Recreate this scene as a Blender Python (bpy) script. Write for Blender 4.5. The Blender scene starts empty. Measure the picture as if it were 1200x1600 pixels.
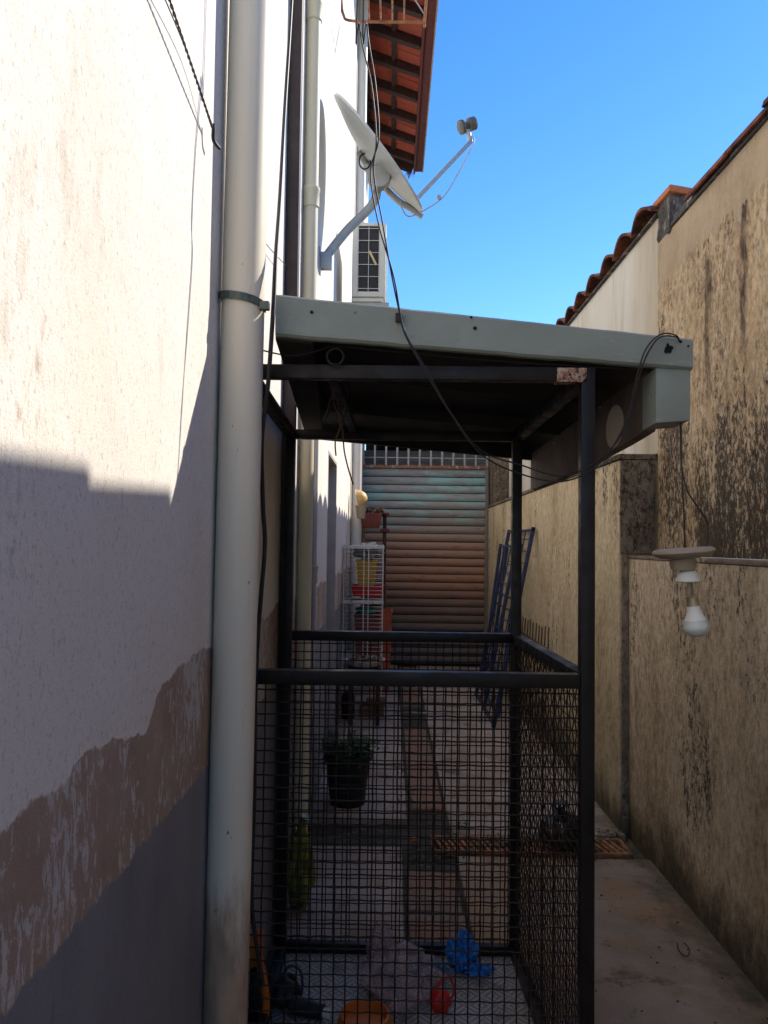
import bpy, bmesh, math, random
from mathutils import Vector, Matrix, noise as mnoise
R = math.radians
random.seed(7)
sc = bpy.context.scene
COL = sc.collection

# ------------------------------------------------------------------ camera
F, CX, CY = 1200.0, 600.0, 800.0            # focal length and centre in photo pixels (1200 x 1600)
CAM = Vector((0, 0, 1.6))
PITCH, YAW, ROLL = R(2.4), R(0.48), 0.013
fw = Vector((-math.sin(YAW)*math.cos(PITCH), math.cos(YAW)*math.cos(PITCH), math.sin(PITCH)))
r0 = fw.cross(Vector((0, 0, 1))).normalized(); u0 = r0.cross(fw).normalized()
rt = r0*math.cos(ROLL) + u0*math.sin(ROLL); up = u0*math.cos(ROLL) - r0*math.sin(ROLL)
cd = bpy.data.cameras.new('camera'); cam = bpy.data.objects.new('camera', cd); COL.objects.link(cam)
cd.sensor_fit = 'VERTICAL'; cd.sensor_height = 24.0; cd.lens = 24.0*F/1600.0
cd.clip_start = 0.05; cd.clip_end = 2000
mw = Matrix((rt, up, -fw)).transposed().to_4x4(); mw.translation = CAM
cam.matrix_world = mw
sc.camera = cam

# ------------------------------------------------------------------ sky and sun
SUN = Vector((1.0, 0.755, 0.88)).normalized()         # towards the sun: ahead and to the right
el = math.asin(SUN.z); az = math.atan2(SUN.x, SUN.y)
w = bpy.data.worlds.new('World'); sc.world = w; w.use_nodes = True
wn = w.node_tree; wn.nodes.clear()
sky = wn.nodes.new('ShaderNodeTexSky'); sky.sky_type = 'NISHITA'; sky.sun_disc = False
sky.sun_elevation = el; sky.sun_rotation = az
sky.air_density = 1.0; sky.dust_density = 0.05; sky.ozone_density = 2.6; sky.altitude = 300
bg = wn.nodes.new('ShaderNodeBackground'); bg.inputs[1].default_value = 0.106
wo = wn.nodes.new('ShaderNodeOutputWorld')
hsv = wn.nodes.new('ShaderNodeHueSaturation'); hsv.inputs['Saturation'].default_value = 1.31; hsv.inputs['Hue'].default_value = 0.509
wn.links.new(sky.outputs[0], hsv.inputs['Color']); wn.links.new(hsv.outputs[0], bg.inputs[0]); wn.links.new(bg.outputs[0], wo.inputs[0])
sd = bpy.data.lights.new('sun', 'SUN'); sd.energy = 2.35; sd.angle = R(0.53); sd.color = (1.0, 0.93, 0.82)
so = bpy.data.objects.new('sun', sd); COL.objects.link(so)
so.rotation_euler = (-SUN).to_track_quat('-Z', 'Y').to_euler(); so.location = (4, 3, 8)
vs = sc.view_settings
vs.view_transform = 'Standard'; vs.look = 'None'; vs.gamma = 1.0; vs.exposure = 1.36
vs.use_curve_mapping = False
sc.cycles.max_bounces = 7; sc.cycles.diffuse_bounces = 4

# ------------------------------------------------------------------ pixel -> place (pixels of the 1200 x 1600 photo)
def ray(px, py): return (fw*F + rt*(px-CX) - up*(py-CY)).normalized()
def P(px, py, Y): d = ray(px, py); return CAM + d*((Y-CAM.y)/d.y)
def PX(px, py, X): d = ray(px, py); return CAM + d*((X-CAM.x)/d.x)
def PZ(px, py, Z=0): d = ray(px, py); return CAM + d*((Z-CAM.z)/d.z)

# ------------------------------------------------------------------ materials
class Mt:
    def __init__(s, name, rough=0.75, metal=0.0, spec=0.35):
        s.m = bpy.data.materials.new(name); s.m.use_nodes = True
        s.t = s.m.node_tree; s.b = s.t.nodes['Principled BSDF']
        s.b.inputs['Roughness'].default_value = rough; s.b.inputs['Metallic'].default_value = metal
        s.b.inputs['Specular IOR Level'].default_value = spec
    def N(s, k): return s.t.nodes.new(k)
    def L(s, a, b):
        if hasattr(a, 'is_output'): s.t.links.new(a, b)
        elif isinstance(a, (tuple, list)): b.default_value = (*a, 1) if len(a) == 3 and len(b.default_value) == 4 else a
        else: b.default_value = a
    def pos(s, stretch=(1, 1, 1), space='world', off=(0, 0, 0), rot=(0, 0, 0)):
        if space == 'world': o = s.N('ShaderNodeNewGeometry').outputs['Position']
        else: o = s.N('ShaderNodeTexCoord').outputs['Object']
        mp = s.N('ShaderNodeMapping'); mp.inputs['Scale'].default_value = stretch
        mp.inputs['Location'].default_value = off; mp.inputs['Rotation'].default_value = rot
        s.t.links.new(o, mp.inputs['Vector']); return mp.outputs[0]
    def noise(s, scale=5, stretch=(1, 1, 1), detail=5, rough=0.6, dist=0, off=(0, 0, 0), space='world', rot=(0, 0, 0)):
        n = s.N('ShaderNodeTexNoise'); s.t.links.new(s.pos(stretch, space, off, rot), n.inputs['Vector'])
        n.inputs['Scale'].default_value = scale; n.inputs['Detail'].default_value = detail
        n.inputs['Roughness'].default_value = rough; n.inputs['Distortion'].default_value = dist
        return n.outputs[0]
    def vor(s, scale=5, stretch=(1, 1, 1), feature='F1', off=(0, 0, 0)):
        n = s.N('ShaderNodeTexVoronoi'); n.feature = feature; s.t.links.new(s.pos(stretch, off=off), n.inputs['Vector'])
        n.inputs['Scale'].default_value = scale; return n.outputs[0]
    def comp(s, ax):
        g = s.N('ShaderNodeNewGeometry'); x = s.N('ShaderNodeSeparateXYZ'); s.t.links.new(g.outputs['Position'], x.inputs[0])
        return x.outputs['XYZ'.index(ax)]
    def ma(s, op, a, b=0.0, clamp=False):
        n = s.N('ShaderNodeMath'); n.operation = op; n.use_clamp = clamp
        s.L(a, n.inputs[0]); s.L(b, n.inputs[1]); return n.outputs[0]
    def mask(s, v, lo, hi, smooth=True):
        n = s.N('ShaderNodeMapRange'); n.interpolation_type = 'SMOOTHSTEP' if smooth else 'LINEAR'
        s.L(v, n.inputs[0]); n.inputs[1].default_value = lo; n.inputs[2].default_value = hi
        if lo > hi:
            n.inputs[1].default_value = hi; n.inputs[2].default_value = lo; n.inputs[3].default_value = 1; n.inputs[4].default_value = 0
        return n.outputs[0]
    def mix(s, f, a, b, blend='MIX'):
        n = s.N('ShaderNodeMix'); n.data_type = 'RGBA'; n.blend_type = blend
        s.L(f, n.inputs[0]); s.L(a, n.inputs[6]); s.L(b, n.inputs[7]); return n.outputs[2]
    def ramp(s, f, *stops):
        n = s.N('ShaderNodeValToRGB'); e = n.color_ramp.elements
        while len(e) < len(stops): e.new(0.5)
        for i, (p, c) in enumerate(stops): e[i].position = p; e[i].color = (*c, 1)
        s.L(f, n.inputs[0]); return n.outputs[0]
    def rnd(s): return s.N('ShaderNodeObjectInfo').outputs['Random']
    def col(s, c): s.L(c, s.b.inputs['Base Color']); return s
    def rgh(s, c): s.L(c, s.b.inputs['Roughness']); return s
    def bump(s, h, strength=0.5, dist=0.005, prev=None):
        n = s.N('ShaderNodeBump'); n.inputs['Strength'].default_value = strength; n.inputs['Distance'].default_value = dist
        s.L(h, n.inputs['Height'])
        if prev is not None: s.t.links.new(prev, n.inputs['Normal'])
        s.t.links.new(n.outputs[0], s.b.inputs['Normal']); return n.outputs[0]

MAT = {}
def simple(name, c, rough=0.6, metal=0.0, spec=0.35, var=0.25, scale=30, bump=0.0, dirt=None, dirt_amt=0.55):
    m = Mt(name, rough, metal, spec)
    n = m.noise(scale, detail=6)
    dark = tuple(x*(1-var) for x in c); lite = tuple(min(1, x*(1+var)) for x in c)
    cc = m.ramp(n, (0.3, dark), (0.7, lite))
    if dirt: cc = m.mix(m.mask(m.noise(scale*0.35, (1, 1, 0.4), detail=8, rough=0.7), dirt_amt, dirt_amt+0.12), cc, dirt)
    m.col(cc)
    m.rgh(m.mask(m.noise(scale*0.6), 0.0, 1.0) if False else rough)
    if bump: m.bump(m.noise(scale*4, detail=4), bump, 0.003)
    MAT[name] = m.m; return m.m

def make_left_wall():
    m = Mt('rough_painted_plaster', 0.85, 0, 0.25)
    z = m.comp('Z')
    blot = m.noise(1.6, (1, 1, 0.6), detail=5)
    base = m.ramp(blot, (0.32, (0.79, 0.72, 0.63)), (0.5, (0.83, 0.775, 0.70)), (0.68, (0.86, 0.815, 0.755)))
    base = m.mix(m.mask(m.noise(6, (1, 1, 0.35), detail=8, rough=0.7), 0.58, 0.75), base, (0.66, 0.59, 0.50))
    # brown seep marks, thin vertical scratches
    seep = m.ma('MULTIPLY', m.mask(m.noise(4, (1, 1, 0.22), detail=7, rough=0.7, off=(0, 3.1, 0)), 0.62, 0.70), m.mask(m.noise(60, (1, 1, 0.5)), 0.45, 0.6))
    base = m.mix(m.ma('MULTIPLY', seep, 0.75), base, (0.45, 0.35, 0.25))
    scr = m.mask(m.noise(38, (1, 1, 0.12), detail=3, off=(0, 1.7, 0)), 0.70, 0.76)
    base = m.mix(m.ma('MULTIPLY', scr, 0.6), base, (0.42, 0.37, 0.32))
    # scraped band above the dado: bare brown render with flakes of old paint
    edge = m.ma('ADD', z, m.ma('MULTIPLY', m.ma('SUBTRACT', m.noise(2.4, (1, 1, 0.5), detail=5, rough=0.5, off=(0, 0.35, 0)), 0.5), -0.20))
    edge = m.ma('SUBTRACT', edge, m.ma('MULTIPLY', m.mask(m.comp('Y'), 1.43, 1.53), 0.065))
    edge = m.ma('ADD', edge, m.ma('MULTIPLY', m.ma('SUBTRACT', m.noise(16, (1, 1, 0.8), detail=5), 0.5), 0.06))
    band = m.mask(edge, 1.268, 1.262)
    bare = m.ramp(m.noise(9, detail=6), (0.3, (0.37, 0.265, 0.205)), (0.7, (0.47, 0.355, 0.28)))
    bare = m.mix(m.mask(m.noise(5, (1, 1, 0.4), off=(0, 5, 0)), 0.56, 0.72), bare, (0.40, 0.26, 0.14))
    fl = m.noise(62, (1, 1.0, 0.36), detail=8, rough=0.74, dist=0.5, rot=(R(-24), 0, 0))
    big = m.noise(3.5, (1, 1, 0.7), off=(0, 8, 2))
    flakes = m.mask(m.ma('ADD', fl, m.ma('MULTIPLY', m.ma('SUBTRACT', big, 0.5), 0.7)), 0.515, 0.56)
    bare = m.mix(flakes, bare, (0.62, 0.58, 0.54))
    c = m.mix(band, base, bare)
    # grey dado
    dn = m.ma('ADD', z, m.ma('MULTIPLY', m.ma('SUBTRACT', m.noise(26, (1, 1, 0.3), detail=5, rough=0.7), 0.5), 0.06))
    dado = m.mask(dn, 1.043, 1.036)
    grey = m.ramp(m.noise(7, (1, 1, 0.4), detail=6), (0.3, (0.215, 0.21, 0.225)), (0.7, (0.275, 0.27, 0.285)))
    grey = m.mix(m.ma('MULTIPLY', m.mask(m.noise(45, (1, 1, 0.15)), 0.68, 0.75), 0.5), grey, (0.06, 0.06, 0.06))
    c = m.mix(dado, c, grey)
    spk = m.mask(m.noise(125, (1, 1, 0.6), detail=4, rough=0.75), 0.53, 0.70)
    c = m.mix(m.ma('MULTIPLY', spk, 0.5), c, (0.30, 0.26, 0.22))
    m.col(c)
    n1 = m.bump(m.noise(240, (1, 1, 0.8), detail=3, rough=0.7), 0.5, 0.004)
    n2 = m.bump(m.noise(7, detail=3), 0.25, 0.02, n1)
    m.bump(m.ma('SUBTRACT', 1.0, m.ma('MULTIPLY', band, m.ma('SUBTRACT', 1.0, m.ma('MULTIPLY', flakes, 0.7)))), 0.4, 0.003, n2)
    return m.m
MAT['left_wall'] = make_left_wall()

def make_mildew(name, pale, tan, brown, black_amt, moss=True, white=0.6, patch=None, streak=None, grain=0.85, smooth_top=None):
    m = Mt(name, 0.92, 0, 0.15)
    z = m.comp('Z')
    a = m.noise(2.2, (1, 1, 0.45), detail=7, rough=0.62)
    c = m.ramp(a, (0.30, brown), (0.47, tan), (0.66, pale))
    v = m.noise(7, (1, 1, 0.22), detail=7, rough=0.7)
    c = m.mix(m.ma('MULTIPLY', m.mask(v, 0.52, 0.72), 0.55), c, tuple(x*0.62 for x in brown))
    gn = m.noise(26, (1, 1, 0.62), detail=9, rough=0.8, off=(0, 11, 0))
    c = m.mix(grain, c, m.ramp(gn, (0.36, (0.30, 0.26, 0.22)), (0.50, (0.92, 0.90, 0.88)), (0.66, (1.45, 1.42, 1.38))), 'MULTIPLY')
    # pale lime flakes, stretched down the wall
    wf = m.ma('MULTIPLY', m.mask(m.noise(30, (1, 1, 0.42), detail=8, rough=0.78, off=(0, 2, 0)), 0.53, 0.61), m.mask(m.noise(2.1, (1, 1, 0.5), off=(0, 4, 1)), 0.42, 0.6))
    c = m.mix(m.ma('MULTIPLY', wf, white), c, (0.66, 0.58, 0.46))
    # black mildew: large areas, broken up by fine speckle
    area = m.noise(1.7, (1, 1, 0.42), detail=5, rough=0.6, off=(0, 1.3, 0.6))
    if patch:
        (py, pz, sy, sz, amt) = patch
        dy = m.ma('DIVIDE', m.ma('SUBTRACT', m.comp('Y'), py), sy); dz = m.ma('DIVIDE', m.ma('SUBTRACT', z, pz), sz)
        d2 = m.ma('ADD', m.ma('MULTIPLY', dy, dy), m.ma('MULTIPLY', dz, dz))
        area = m.ma('ADD', area, m.ma('MULTIPLY', m.mask(d2, 1.3, 0.0), amt))
    spk = m.noise(46, (1, 1, 0.55), detail=8, rough=0.78)
    st = m.noise(9, (1, 1, 0.12), detail=6, rough=0.65, off=(0, 7, 0))
    s = m.ma('ADD', m.ma('MULTIPLY', area, 1.0), m.ma('ADD', m.ma('MULTIPLY', m.ma('SUBTRACT', spk, 0.5), 1.35), m.ma('MULTIPLY', m.ma('SUBTRACT', st, 0.5), 0.5)))
    bm_ = m.mask(s, 0.62-black_amt, 0.73-black_amt)
    c = m.mix(m.ma('MULTIPLY', bm_, 0.9), c, m.ramp(m.noise(60, detail=6, rough=0.75), (0.35, (0.016, 0.013, 0.011)), (0.65, (0.06, 0.046, 0.035))))
    fk = m.ma('MULTIPLY', m.mask(m.noise(52, (1, 1, 0.5), detail=8, rough=0.8, off=(0, 6, 3)), 0.54, 0.58), m.mask(m.noise(5, (1, 1, 0.4), off=(0, 9, 1)), 0.38, 0.58))
    c = m.mix(m.ma('MULTIPLY', fk, white*0.8), c, (0.64, 0.56, 0.44))
    if streak:
        for (sy0, sw, zt, zb) in streak:
            yy = m.ma('ADD', m.comp('Y'), m.ma('MULTIPLY', m.ma('SUBTRACT', m.noise(5, (1, 1, 0.7), detail=7, rough=0.7), 0.5), 0.22))
            d = m.ma('ABSOLUTE', m.ma('SUBTRACT', yy, sy0))
            k = m.ma('MULTIPLY', m.mask(d, sw, sw*0.25), m.ma('MULTIPLY', m.mask(z, zt, zt-0.08), m.mask(z, zb, zb+0.5)))
            c = m.mix(m.ma('MULTIPLY', k, m.mask(m.noise(20, (1, 1, 0.4), detail=7, rough=0.7), 0.25, 0.62)), c, (0.07, 0.048, 0.034))
    if smooth_top:
        e = m.ma('ADD', z, m.ma('MULTIPLY', m.ma('SUBTRACT', m.noise(4, (1, 1, 1), detail=7, rough=0.65, off=(0, 5, 5)), 0.5), 0.45))
        tk = m.mask(e, smooth_top, smooth_top+.015)
        c = m.mix(m.ma('MULTIPLY', tk, 0.85), c, m.ramp(m.noise(5, (1, 1, .5), detail=7), (0.35, (0.43, 0.32, 0.21)), (0.65, (0.54, 0.42, 0.29))))
    if moss:
        e = m.ma('ADD', z, m.ma('MULTIPLY', m.ma('SUBTRACT', m.noise(3.2, (1, 1, 0.6), detail=7, rough=0.7), 0.5), 0.8))
        mk = m.mask(e, 0.34, 0.02)
        c = m.mix(m.ma('MULTIPLY', mk, 0.85), c, m.ramp(m.noise(20), (0.35, (0.028, 0.026, 0.016)), (0.65, (0.075, 0.072, 0.035))))
    m.col(c)
    n1 = m.bump(m.noise(70, (1, 1, 0.5), detail=6, rough=0.75), 0.7, 0.012)
    n2 = m.bump(m.noise(6, detail=4), 0.5, 0.03, n1)
    m.bump(m.vor(34, (1, 1, 0.6)), 0.25, 0.008, n2)
    return m.m
MAT['mildew_upper'] = make_mildew('mildewed_render_upper', (0.66, 0.51, 0.33), (0.52, 0.38, 0.23), (0.36, 0.25, 0.15), 0.075, moss=False, white=0.9,
                                  patch=(2.9, 1.8, 0.95, 0.7, 0.17), smooth_top=3.08, streak=[(3.66, 0.05, 3.05, 2.1), (3.30, 0.045, 3.30, 2.2), (3.05, 0.03, 3.2, 2.5)])
MAT['mildew_lower'] = make_mildew('mildewed_render_lower', (0.66, 0.53, 0.38), (0.54, 0.42, 0.285), (0.40, 0.29, 0.185), 0.03, moss=True, white=0.5, grain=0.7)
MAT['mildew_far'] = make_mildew('ochre_streaked_render', (0.68, 0.55, 0.36), (0.58, 0.46, 0.285), (0.40, 0.285, 0.165), -0.03, moss=True, white=0.25, grain=0.55)
MAT['mildew_dark'] = make_mildew('blackened_render', (0.30, 0.24, 0.17), (0.2, 0.155, 0.11), (0.12, 0.09, 0.06), 0.07, moss=False, white=0.3)

def make_gable():
    m = Mt('pale_gable_paint', 0.85, 0, 0.2)
    c = m.ramp(m.noise(2.2, (1, 1, 0.5), detail=6), (0.35, (0.60, 0.55, 0.46)), (0.65, (0.68, 0.645, 0.57)))
    c = m.mix(m.ma('MULTIPLY', m.mask(m.noise(7, (1, 1, 0.1), detail=7, rough=0.72), 0.50, 0.70), 0.65), c, (0.40, 0.33, 0.22))
    c = m.mix(m.ma('MULTIPLY', m.mask(m.ma('ADD', m.comp('Y'), m.ma('MULTIPLY', m.ma('SUBTRACT', m.noise(8, (1, 1, 0.2), detail=7, rough=0.7), 0.5), 0.8)), 4.95, 4.4), 0.8), c, m.ramp(m.noise(9, (1, 1, 0.1), detail=6), (0.4, (0.50, 0.42, 0.30)), (0.6, (0.36, 0.29, 0.2))))
    m.col(c); m.bump(m.noise(60, detail=5), 0.3, 0.006); return m.m
MAT['gable'] = make_gable()

def make_concrete(name, a, b, stain, moss):
    m = Mt(name, 0.9, 0, 0.25)
    c = m.ramp(m.noise(2.6, detail=8, rough=0.65), (0.3, a), (0.7, b))
    c = m.mix(m.ma('MULTIPLY', m.mask(m.noise(2.1, detail=8, rough=0.65, off=(4, 2, 0)), 0.46, 0.60), 0.75), c, stain)
    c = m.mix(m.ma('MULTIPLY', m.mask(m.noise(4.5, detail=9, rough=0.72, off=(1, 9, 0)), 0.54, 0.66), 0.75), c, moss)
    c = m.mix(m.ma('MULTIPLY', m.mask(m.noise(6.5, detail=9, rough=0.72, off=(6, 1, 0)), 0.57, 0.70), 0.5), c, (0.42, 0.35, 0.27))
    c = m.mix(m.ma('MULTIPLY', m.mask(m.noise(120, detail=2), 0.66, 0.72), 0.6), c, (0.05, 0.04, 0.03))
    e = m.ma('ADD', m.comp('X'), m.ma('MULTIPLY', m.ma('SUBTRACT', m.noise(5, detail=8, rough=0.7, off=(2, 5, 0)), 0.5), 0.7))
    c = m.mix(m.ma('MULTIPLY', m.mask(e, 1.16, 1.36), 0.7), c, m.ramp(m.noise(18, detail=6), (0.35, (0.05, 0.045, 0.028)), (0.65, (0.14, 0.115, 0.065))))
    m.col(c); n1 = m.bump(m.noise(90, detail=6, rough=0.7), 0.5, 0.004); m.bump(m.noise(8, detail=5), 0.5, 0.02, n1); return m.m
MAT['concrete'] = make_concrete('stained_concrete', (0.25, 0.185, 0.125), (0.40, 0.315, 0.225), (0.34, 0.205, 0.11), (0.11, 0.085, 0.048))
MAT['concrete_pale'] = make_concrete('pale_worn_concrete', (0.34, 0.27, 0.215), (0.48, 0.40, 0.33), (0.28, 0.205, 0.145), (0.12, 0.095, 0.06))
MAT['terracotta_paver'] = make_concrete('terracotta_paver', (0.24, 0.135, 0.085), (0.34, 0.20, 0.13), (0.26, 0.2, 0.15), (0.08, 0.07, 0.04))
MAT['soil'] = make_concrete('mossy_gutter', (0.05, 0.045, 0.035), (0.10, 0.09, 0.065), (0.06, 0.05, 0.035), (0.045, 0.055, 0.025))

def make_pvc(name, c, stain=(0.42, 0.30, 0.18), base_rust=None):
    m = Mt(name, 0.5, 0, 0.25)
    cc = m.ramp(m.noise(4, (1, 1, 0.2), detail=5), (0.3, tuple(x*0.92 for x in c)), (0.7, c))
    cc = m.mix(m.ma('MULTIPLY', m.mask(m.noise(30, (1, 1, 0.06), detail=6, rough=0.7), 0.56, 0.74), 0.35), cc, stain)
    cc = m.mix(m.ma('MULTIPLY', m.mask(m.noise(55, (1, 1, 0.35), detail=4), 0.70, 0.735), 0.8), cc, (0.07, 0.06, 0.05))
    if base_rust:
        e = m.ma('ADD', m.comp('Z'), m.ma('MULTIPLY', m.ma('SUBTRACT', m.noise(13, (1, 1, 0.2), detail=7, rough=0.7), 0.5), 0.8))
        cc = m.mix(m.ma('MULTIPLY', m.mask(e, base_rust, base_rust-0.25), 0.8), cc, m.ramp(m.noise(16, (1, 1, 0.4), detail=6), (0.42, (0.46, 0.27, 0.15)), (0.62, (0.20, 0.125, 0.08))))
    m.col(cc); m.bump(m.noise(40, (1, 1, 0.2), detail=3), 0.08, 0.003); return m.m
MAT['pvc_cream'] = make_pvc('aged_cream_pvc', (0.80, 0.72, 0.56), base_rust=0.82)
MAT['pvc_yellow'] = make_pvc('yellowed_pvc', (0.72, 0.64, 0.44))
MAT['pvc_white'] = make_pvc('white_pvc', (0.74, 0.71, 0.65))
MAT['conduit'] = make_pvc('grey_conduit', (0.42, 0.41, 0.40))

def make_steel():
    m = Mt('black_painted_steel', 0.4, 0.0, 0.26)
    c = m.ramp(m.noise(12, detail=6), (0.3, (0.008, 0.006, 0.005)), (0.7, (0.017, 0.0125, 0.011)))
    c = m.mix(m.ma('MULTIPLY', m.mask(m.noise(60, detail=6, rough=0.7), 0.66, 0.72), 0.7), c, (0.10, 0.07, 0.05))
    m.col(c); m.rgh(m.mask(m.noise(20, detail=4), -0.3, 1.4)); m.bump(m.noise(80), 0.1, 0.002); return m.m
MAT['black_steel'] = make_steel()
def make_rusted():
    m = Mt('rust_breaking_through_paint', 0.8, 0, 0.2)
    c = m.mix(m.mask(m.noise(45, detail=7, rough=0.75), 0.44, 0.5), (0.012, 0.010, 0.009), m.ramp(m.noise(70, detail=6), (0.35, (0.22, 0.085, 0.04)), (0.5, (0.36, 0.2, 0.14)), (0.65, (0.48, 0.40, 0.35))))
    m.col(c); m.bump(m.noise(90, detail=5), 0.5, 0.003); return m.m
MAT['rusted_paint'] = make_rusted()
def make_wire():
    m = Mt('rusty_dark_wire', 0.6, 0.2, 0.3)
    m.col(m.ramp(m.noise(14, detail=5), (0.35, (0.012, 0.009, 0.008)), (0.65, (0.040, 0.022, 0.015)))); return m.m
MAT['mesh_wire'] = make_wire()
def make_board():
    m = Mt('grey_green_painted_board', 0.55, 0, 0.4)
    c = m.ramp(m.noise(3.5, (1, 1, 1.4), detail=6), (0.3, (0.205, 0.235, 0.205)), (0.7, (0.27, 0.30, 0.265)))
    c = m.mix(m.ma('MULTIPLY', m.mask(m.noise(26, (0.25, 1, 1), detail=7, rough=0.7), 0.60, 0.70), 0.5), c, (0.40, 0.41, 0.36))
    c = m.mix(m.ma('MULTIPLY', m.mask(m.noise(30, (0.4, 1, 1), detail=7, rough=0.75, off=(3, 0, 1)), 0.66, 0.70), 0.8), c, (0.08, 0.07, 0.055))
    c = m.mix(m.ma('MULTIPLY', m.mask(m.noise(16, (1, 1, 0.2), detail=5, off=(9, 0, 1)), 0.60, 0.75), 0.4), c, (0.16, 0.165, 0.14))
    c = m.mix(m.ma('MULTIPLY', m.mask(m.noise(11, (0.5, 1, 1.2), detail=9, rough=0.75, off=(5, 0, 2)), 0.60, 0.64), 0.7), c, (0.33, 0.345, 0.31))
    c = m.mix(m.ma('MULTIPLY', m.mask(m.noise(7, (0.8, 1, 1), detail=8, rough=0.7, off=(1, 0, 8)), 0.55, 0.72), 0.45), c, (0.14, 0.145, 0.12))
    c = m.mix(m.mask(m.noise(55, (0.35, 1, 1.5), detail=6, rough=0.75, off=(2, 0, 6)), 0.70, 0.72), c, (0.06, 0.05, 0.04))
    m.col(c); n1 = m.bump(m.noise(40, (0.25, 1, 1), detail=6), 0.35, 0.004); m.bump(m.noise(5), 0.3, 0.02, n1); return m.m
MAT['board'] = make_board()
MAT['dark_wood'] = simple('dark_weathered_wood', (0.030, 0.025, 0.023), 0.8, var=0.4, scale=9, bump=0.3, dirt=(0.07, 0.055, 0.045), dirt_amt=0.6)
MAT['side_wood'] = simple('grey_brown_plywood', (0.15, 0.115, 0.09), 0.8, var=0.25, scale=8, bump=0.2, dirt=(0.06, 0.045, 0.035))
MAT['patch'] = simple('pale_patch', (0.52, 0.46, 0.36), 0.8, var=0.1, scale=12, dirt=(0.3, 0.22, 0.15), dirt_amt=0.62)
MAT['hole'] = simple('dark_hole', (0.008, 0.007, 0.007), 0.9)
MAT['rust'] = simple('flaking_rust', (0.27, 0.12, 0.06), 0.9, var=0.4, scale=40, bump=0.5, dirt=(0.42, 0.36, 0.3), dirt_amt=0.52)
MAT['rust_bar'] = simple('rusty_rod', (0.36, 0.16, 0.07), 0.85, var=0.4, scale=30, dirt=(0.16, 0.08, 0.05), dirt_amt=0.5)
MAT['brown_post'] = simple('dark_brown_paint', (0.055, 0.036, 0.03), 0.55, var=0.3, scale=14, dirt=(0.10, 0.075, 0.06), dirt_amt=0.6)
MAT['timber'] = simple('dark_brown_rafter', (0.060, 0.032, 0.024), 0.7, var=0.35, scale=20, bump=0.2, dirt=(0.12, 0.09, 0.075), dirt_amt=0.62)
MAT['fascia_wood'] = simple('maroon_eave_board', (0.14, 0.038, 0.032), 0.65, var=0.25, scale=16, bump=0.15, dirt=(0.20, 0.15, 0.13), dirt_amt=0.64)
MAT['fascia_edge'] = simple('pale_eave_edge', (0.42, 0.36, 0.30), 0.8, dirt=(0.2, 0.15, 0.11), dirt_amt=0.55)
def make_tile():
    m = Mt('terracotta_roof_tile', 0.85, 0, 0.2)
    c = m.ramp(m.rnd(), (0.0, (0.40, 0.075, 0.042)), (0.5, (0.47, 0.10, 0.058)), (1.0, (0.53, 0.14, 0.085)))
    c = m.mix(m.ma('MULTIPLY', m.mask(m.noise(18, detail=7, rough=0.7), 0.54, 0.68), 0.6), c, (0.13, 0.06, 0.04))
    c = m.mix(m.ma('MULTIPLY', m.mask(m.noise(40, detail=7, rough=0.7, off=(2, 2, 2)), 0.64, 0.70), 0.6), c, (0.55, 0.45, 0.38))
    m.col(c); m.bump(m.noise(60, detail=4), 0.3, 0.004); return m.m
MAT['tile'] = make_tile()
def make_old_tile():
    m = Mt('weathered_roof_tile', 0.9, 0, 0.15)
    c = m.ramp(m.noise(7, detail=7, rough=0.7), (0.38, (0.045, 0.03, 0.026)), (0.5, (0.15, 0.06, 0.038)), (0.66, (0.36, 0.12, 0.06)))
    m.col(c); m.bump(m.noise(50, detail=5), 0.4, 0.006); return m.m
MAT['old_tile'] = make_old_tile()
MAT['mortar'] = simple('blackened_mortar', (0.075, 0.068, 0.062), 0.95, var=0.6, scale=30, bump=0.6, dirt=(0.34, 0.30, 0.25), dirt_amt=0.54)
MAT['orange_clay'] = simple('orange_clay', (0.50, 0.17, 0.07), 0.85, var=0.15)
MAT['dish'] = simple('dish_grey_paint', (0.56, 0.57, 0.52), 0.45, var=0.06, scale=10, dirt=(0.40, 0.38, 0.32), dirt_amt=0.62)
MAT['galv'] = simple('galvanised_steel', (0.42, 0.43, 0.42), 0.45, 0.35, var=0.12, scale=16, dirt=(0.25, 0.22, 0.18), dirt_amt=0.62)
MAT['lnb'] = simple('dark_feed_plastic', (0.12, 0.115, 0.10), 0.5, dirt=(0.3, 0.27, 0.2), dirt_amt=0.56)
MAT['black_plastic'] = simple('black_plastic', (0.012, 0.012, 0.014), 0.45, var=0.2)
MAT['cable'] = simple('black_cable', (0.018, 0.017, 0.017), 0.5, var=0.3)
MAT['brown_cable'] = simple('brown_wire', (0.14, 0.075, 0.05), 0.6)
MAT['grey_cable'] = simple('grey_wire', (0.40, 0.38, 0.36), 0.6)
MAT['ac_white'] = simple('yellowed_white_enamel', (0.66, 0.64, 0.55), 0.5, var=0.05, scale=8, dirt=(0.45, 0.40, 0.30), dirt_amt=0.62)
MAT['ac_fins'] = simple('dark_coil_fins', (0.035, 0.033, 0.032), 0.7, var=0.4, scale=60, dirt=(0.12, 0.11, 0.10), dirt_amt=0.62)
MAT['guard_wire'] = simple('white_wire', (0.72, 0.70, 0.66), 0.5, var=0.1)
MAT['sticker'] = simple('tan_sticker', (0.62, 0.50, 0.25), 0.6, var=0.1)
MAT['strap'] = simple('green_grey_strap', (0.095, 0.12, 0.10), 0.45, 0.2, var=0.3, scale=40)
MAT['blue_steel'] = simple('blue_painted_steel', (0.026, 0.036, 0.082), 0.5, var=0.3, scale=12, dirt=(0.09, 0.07, 0.06), dirt_amt=0.6)
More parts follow.
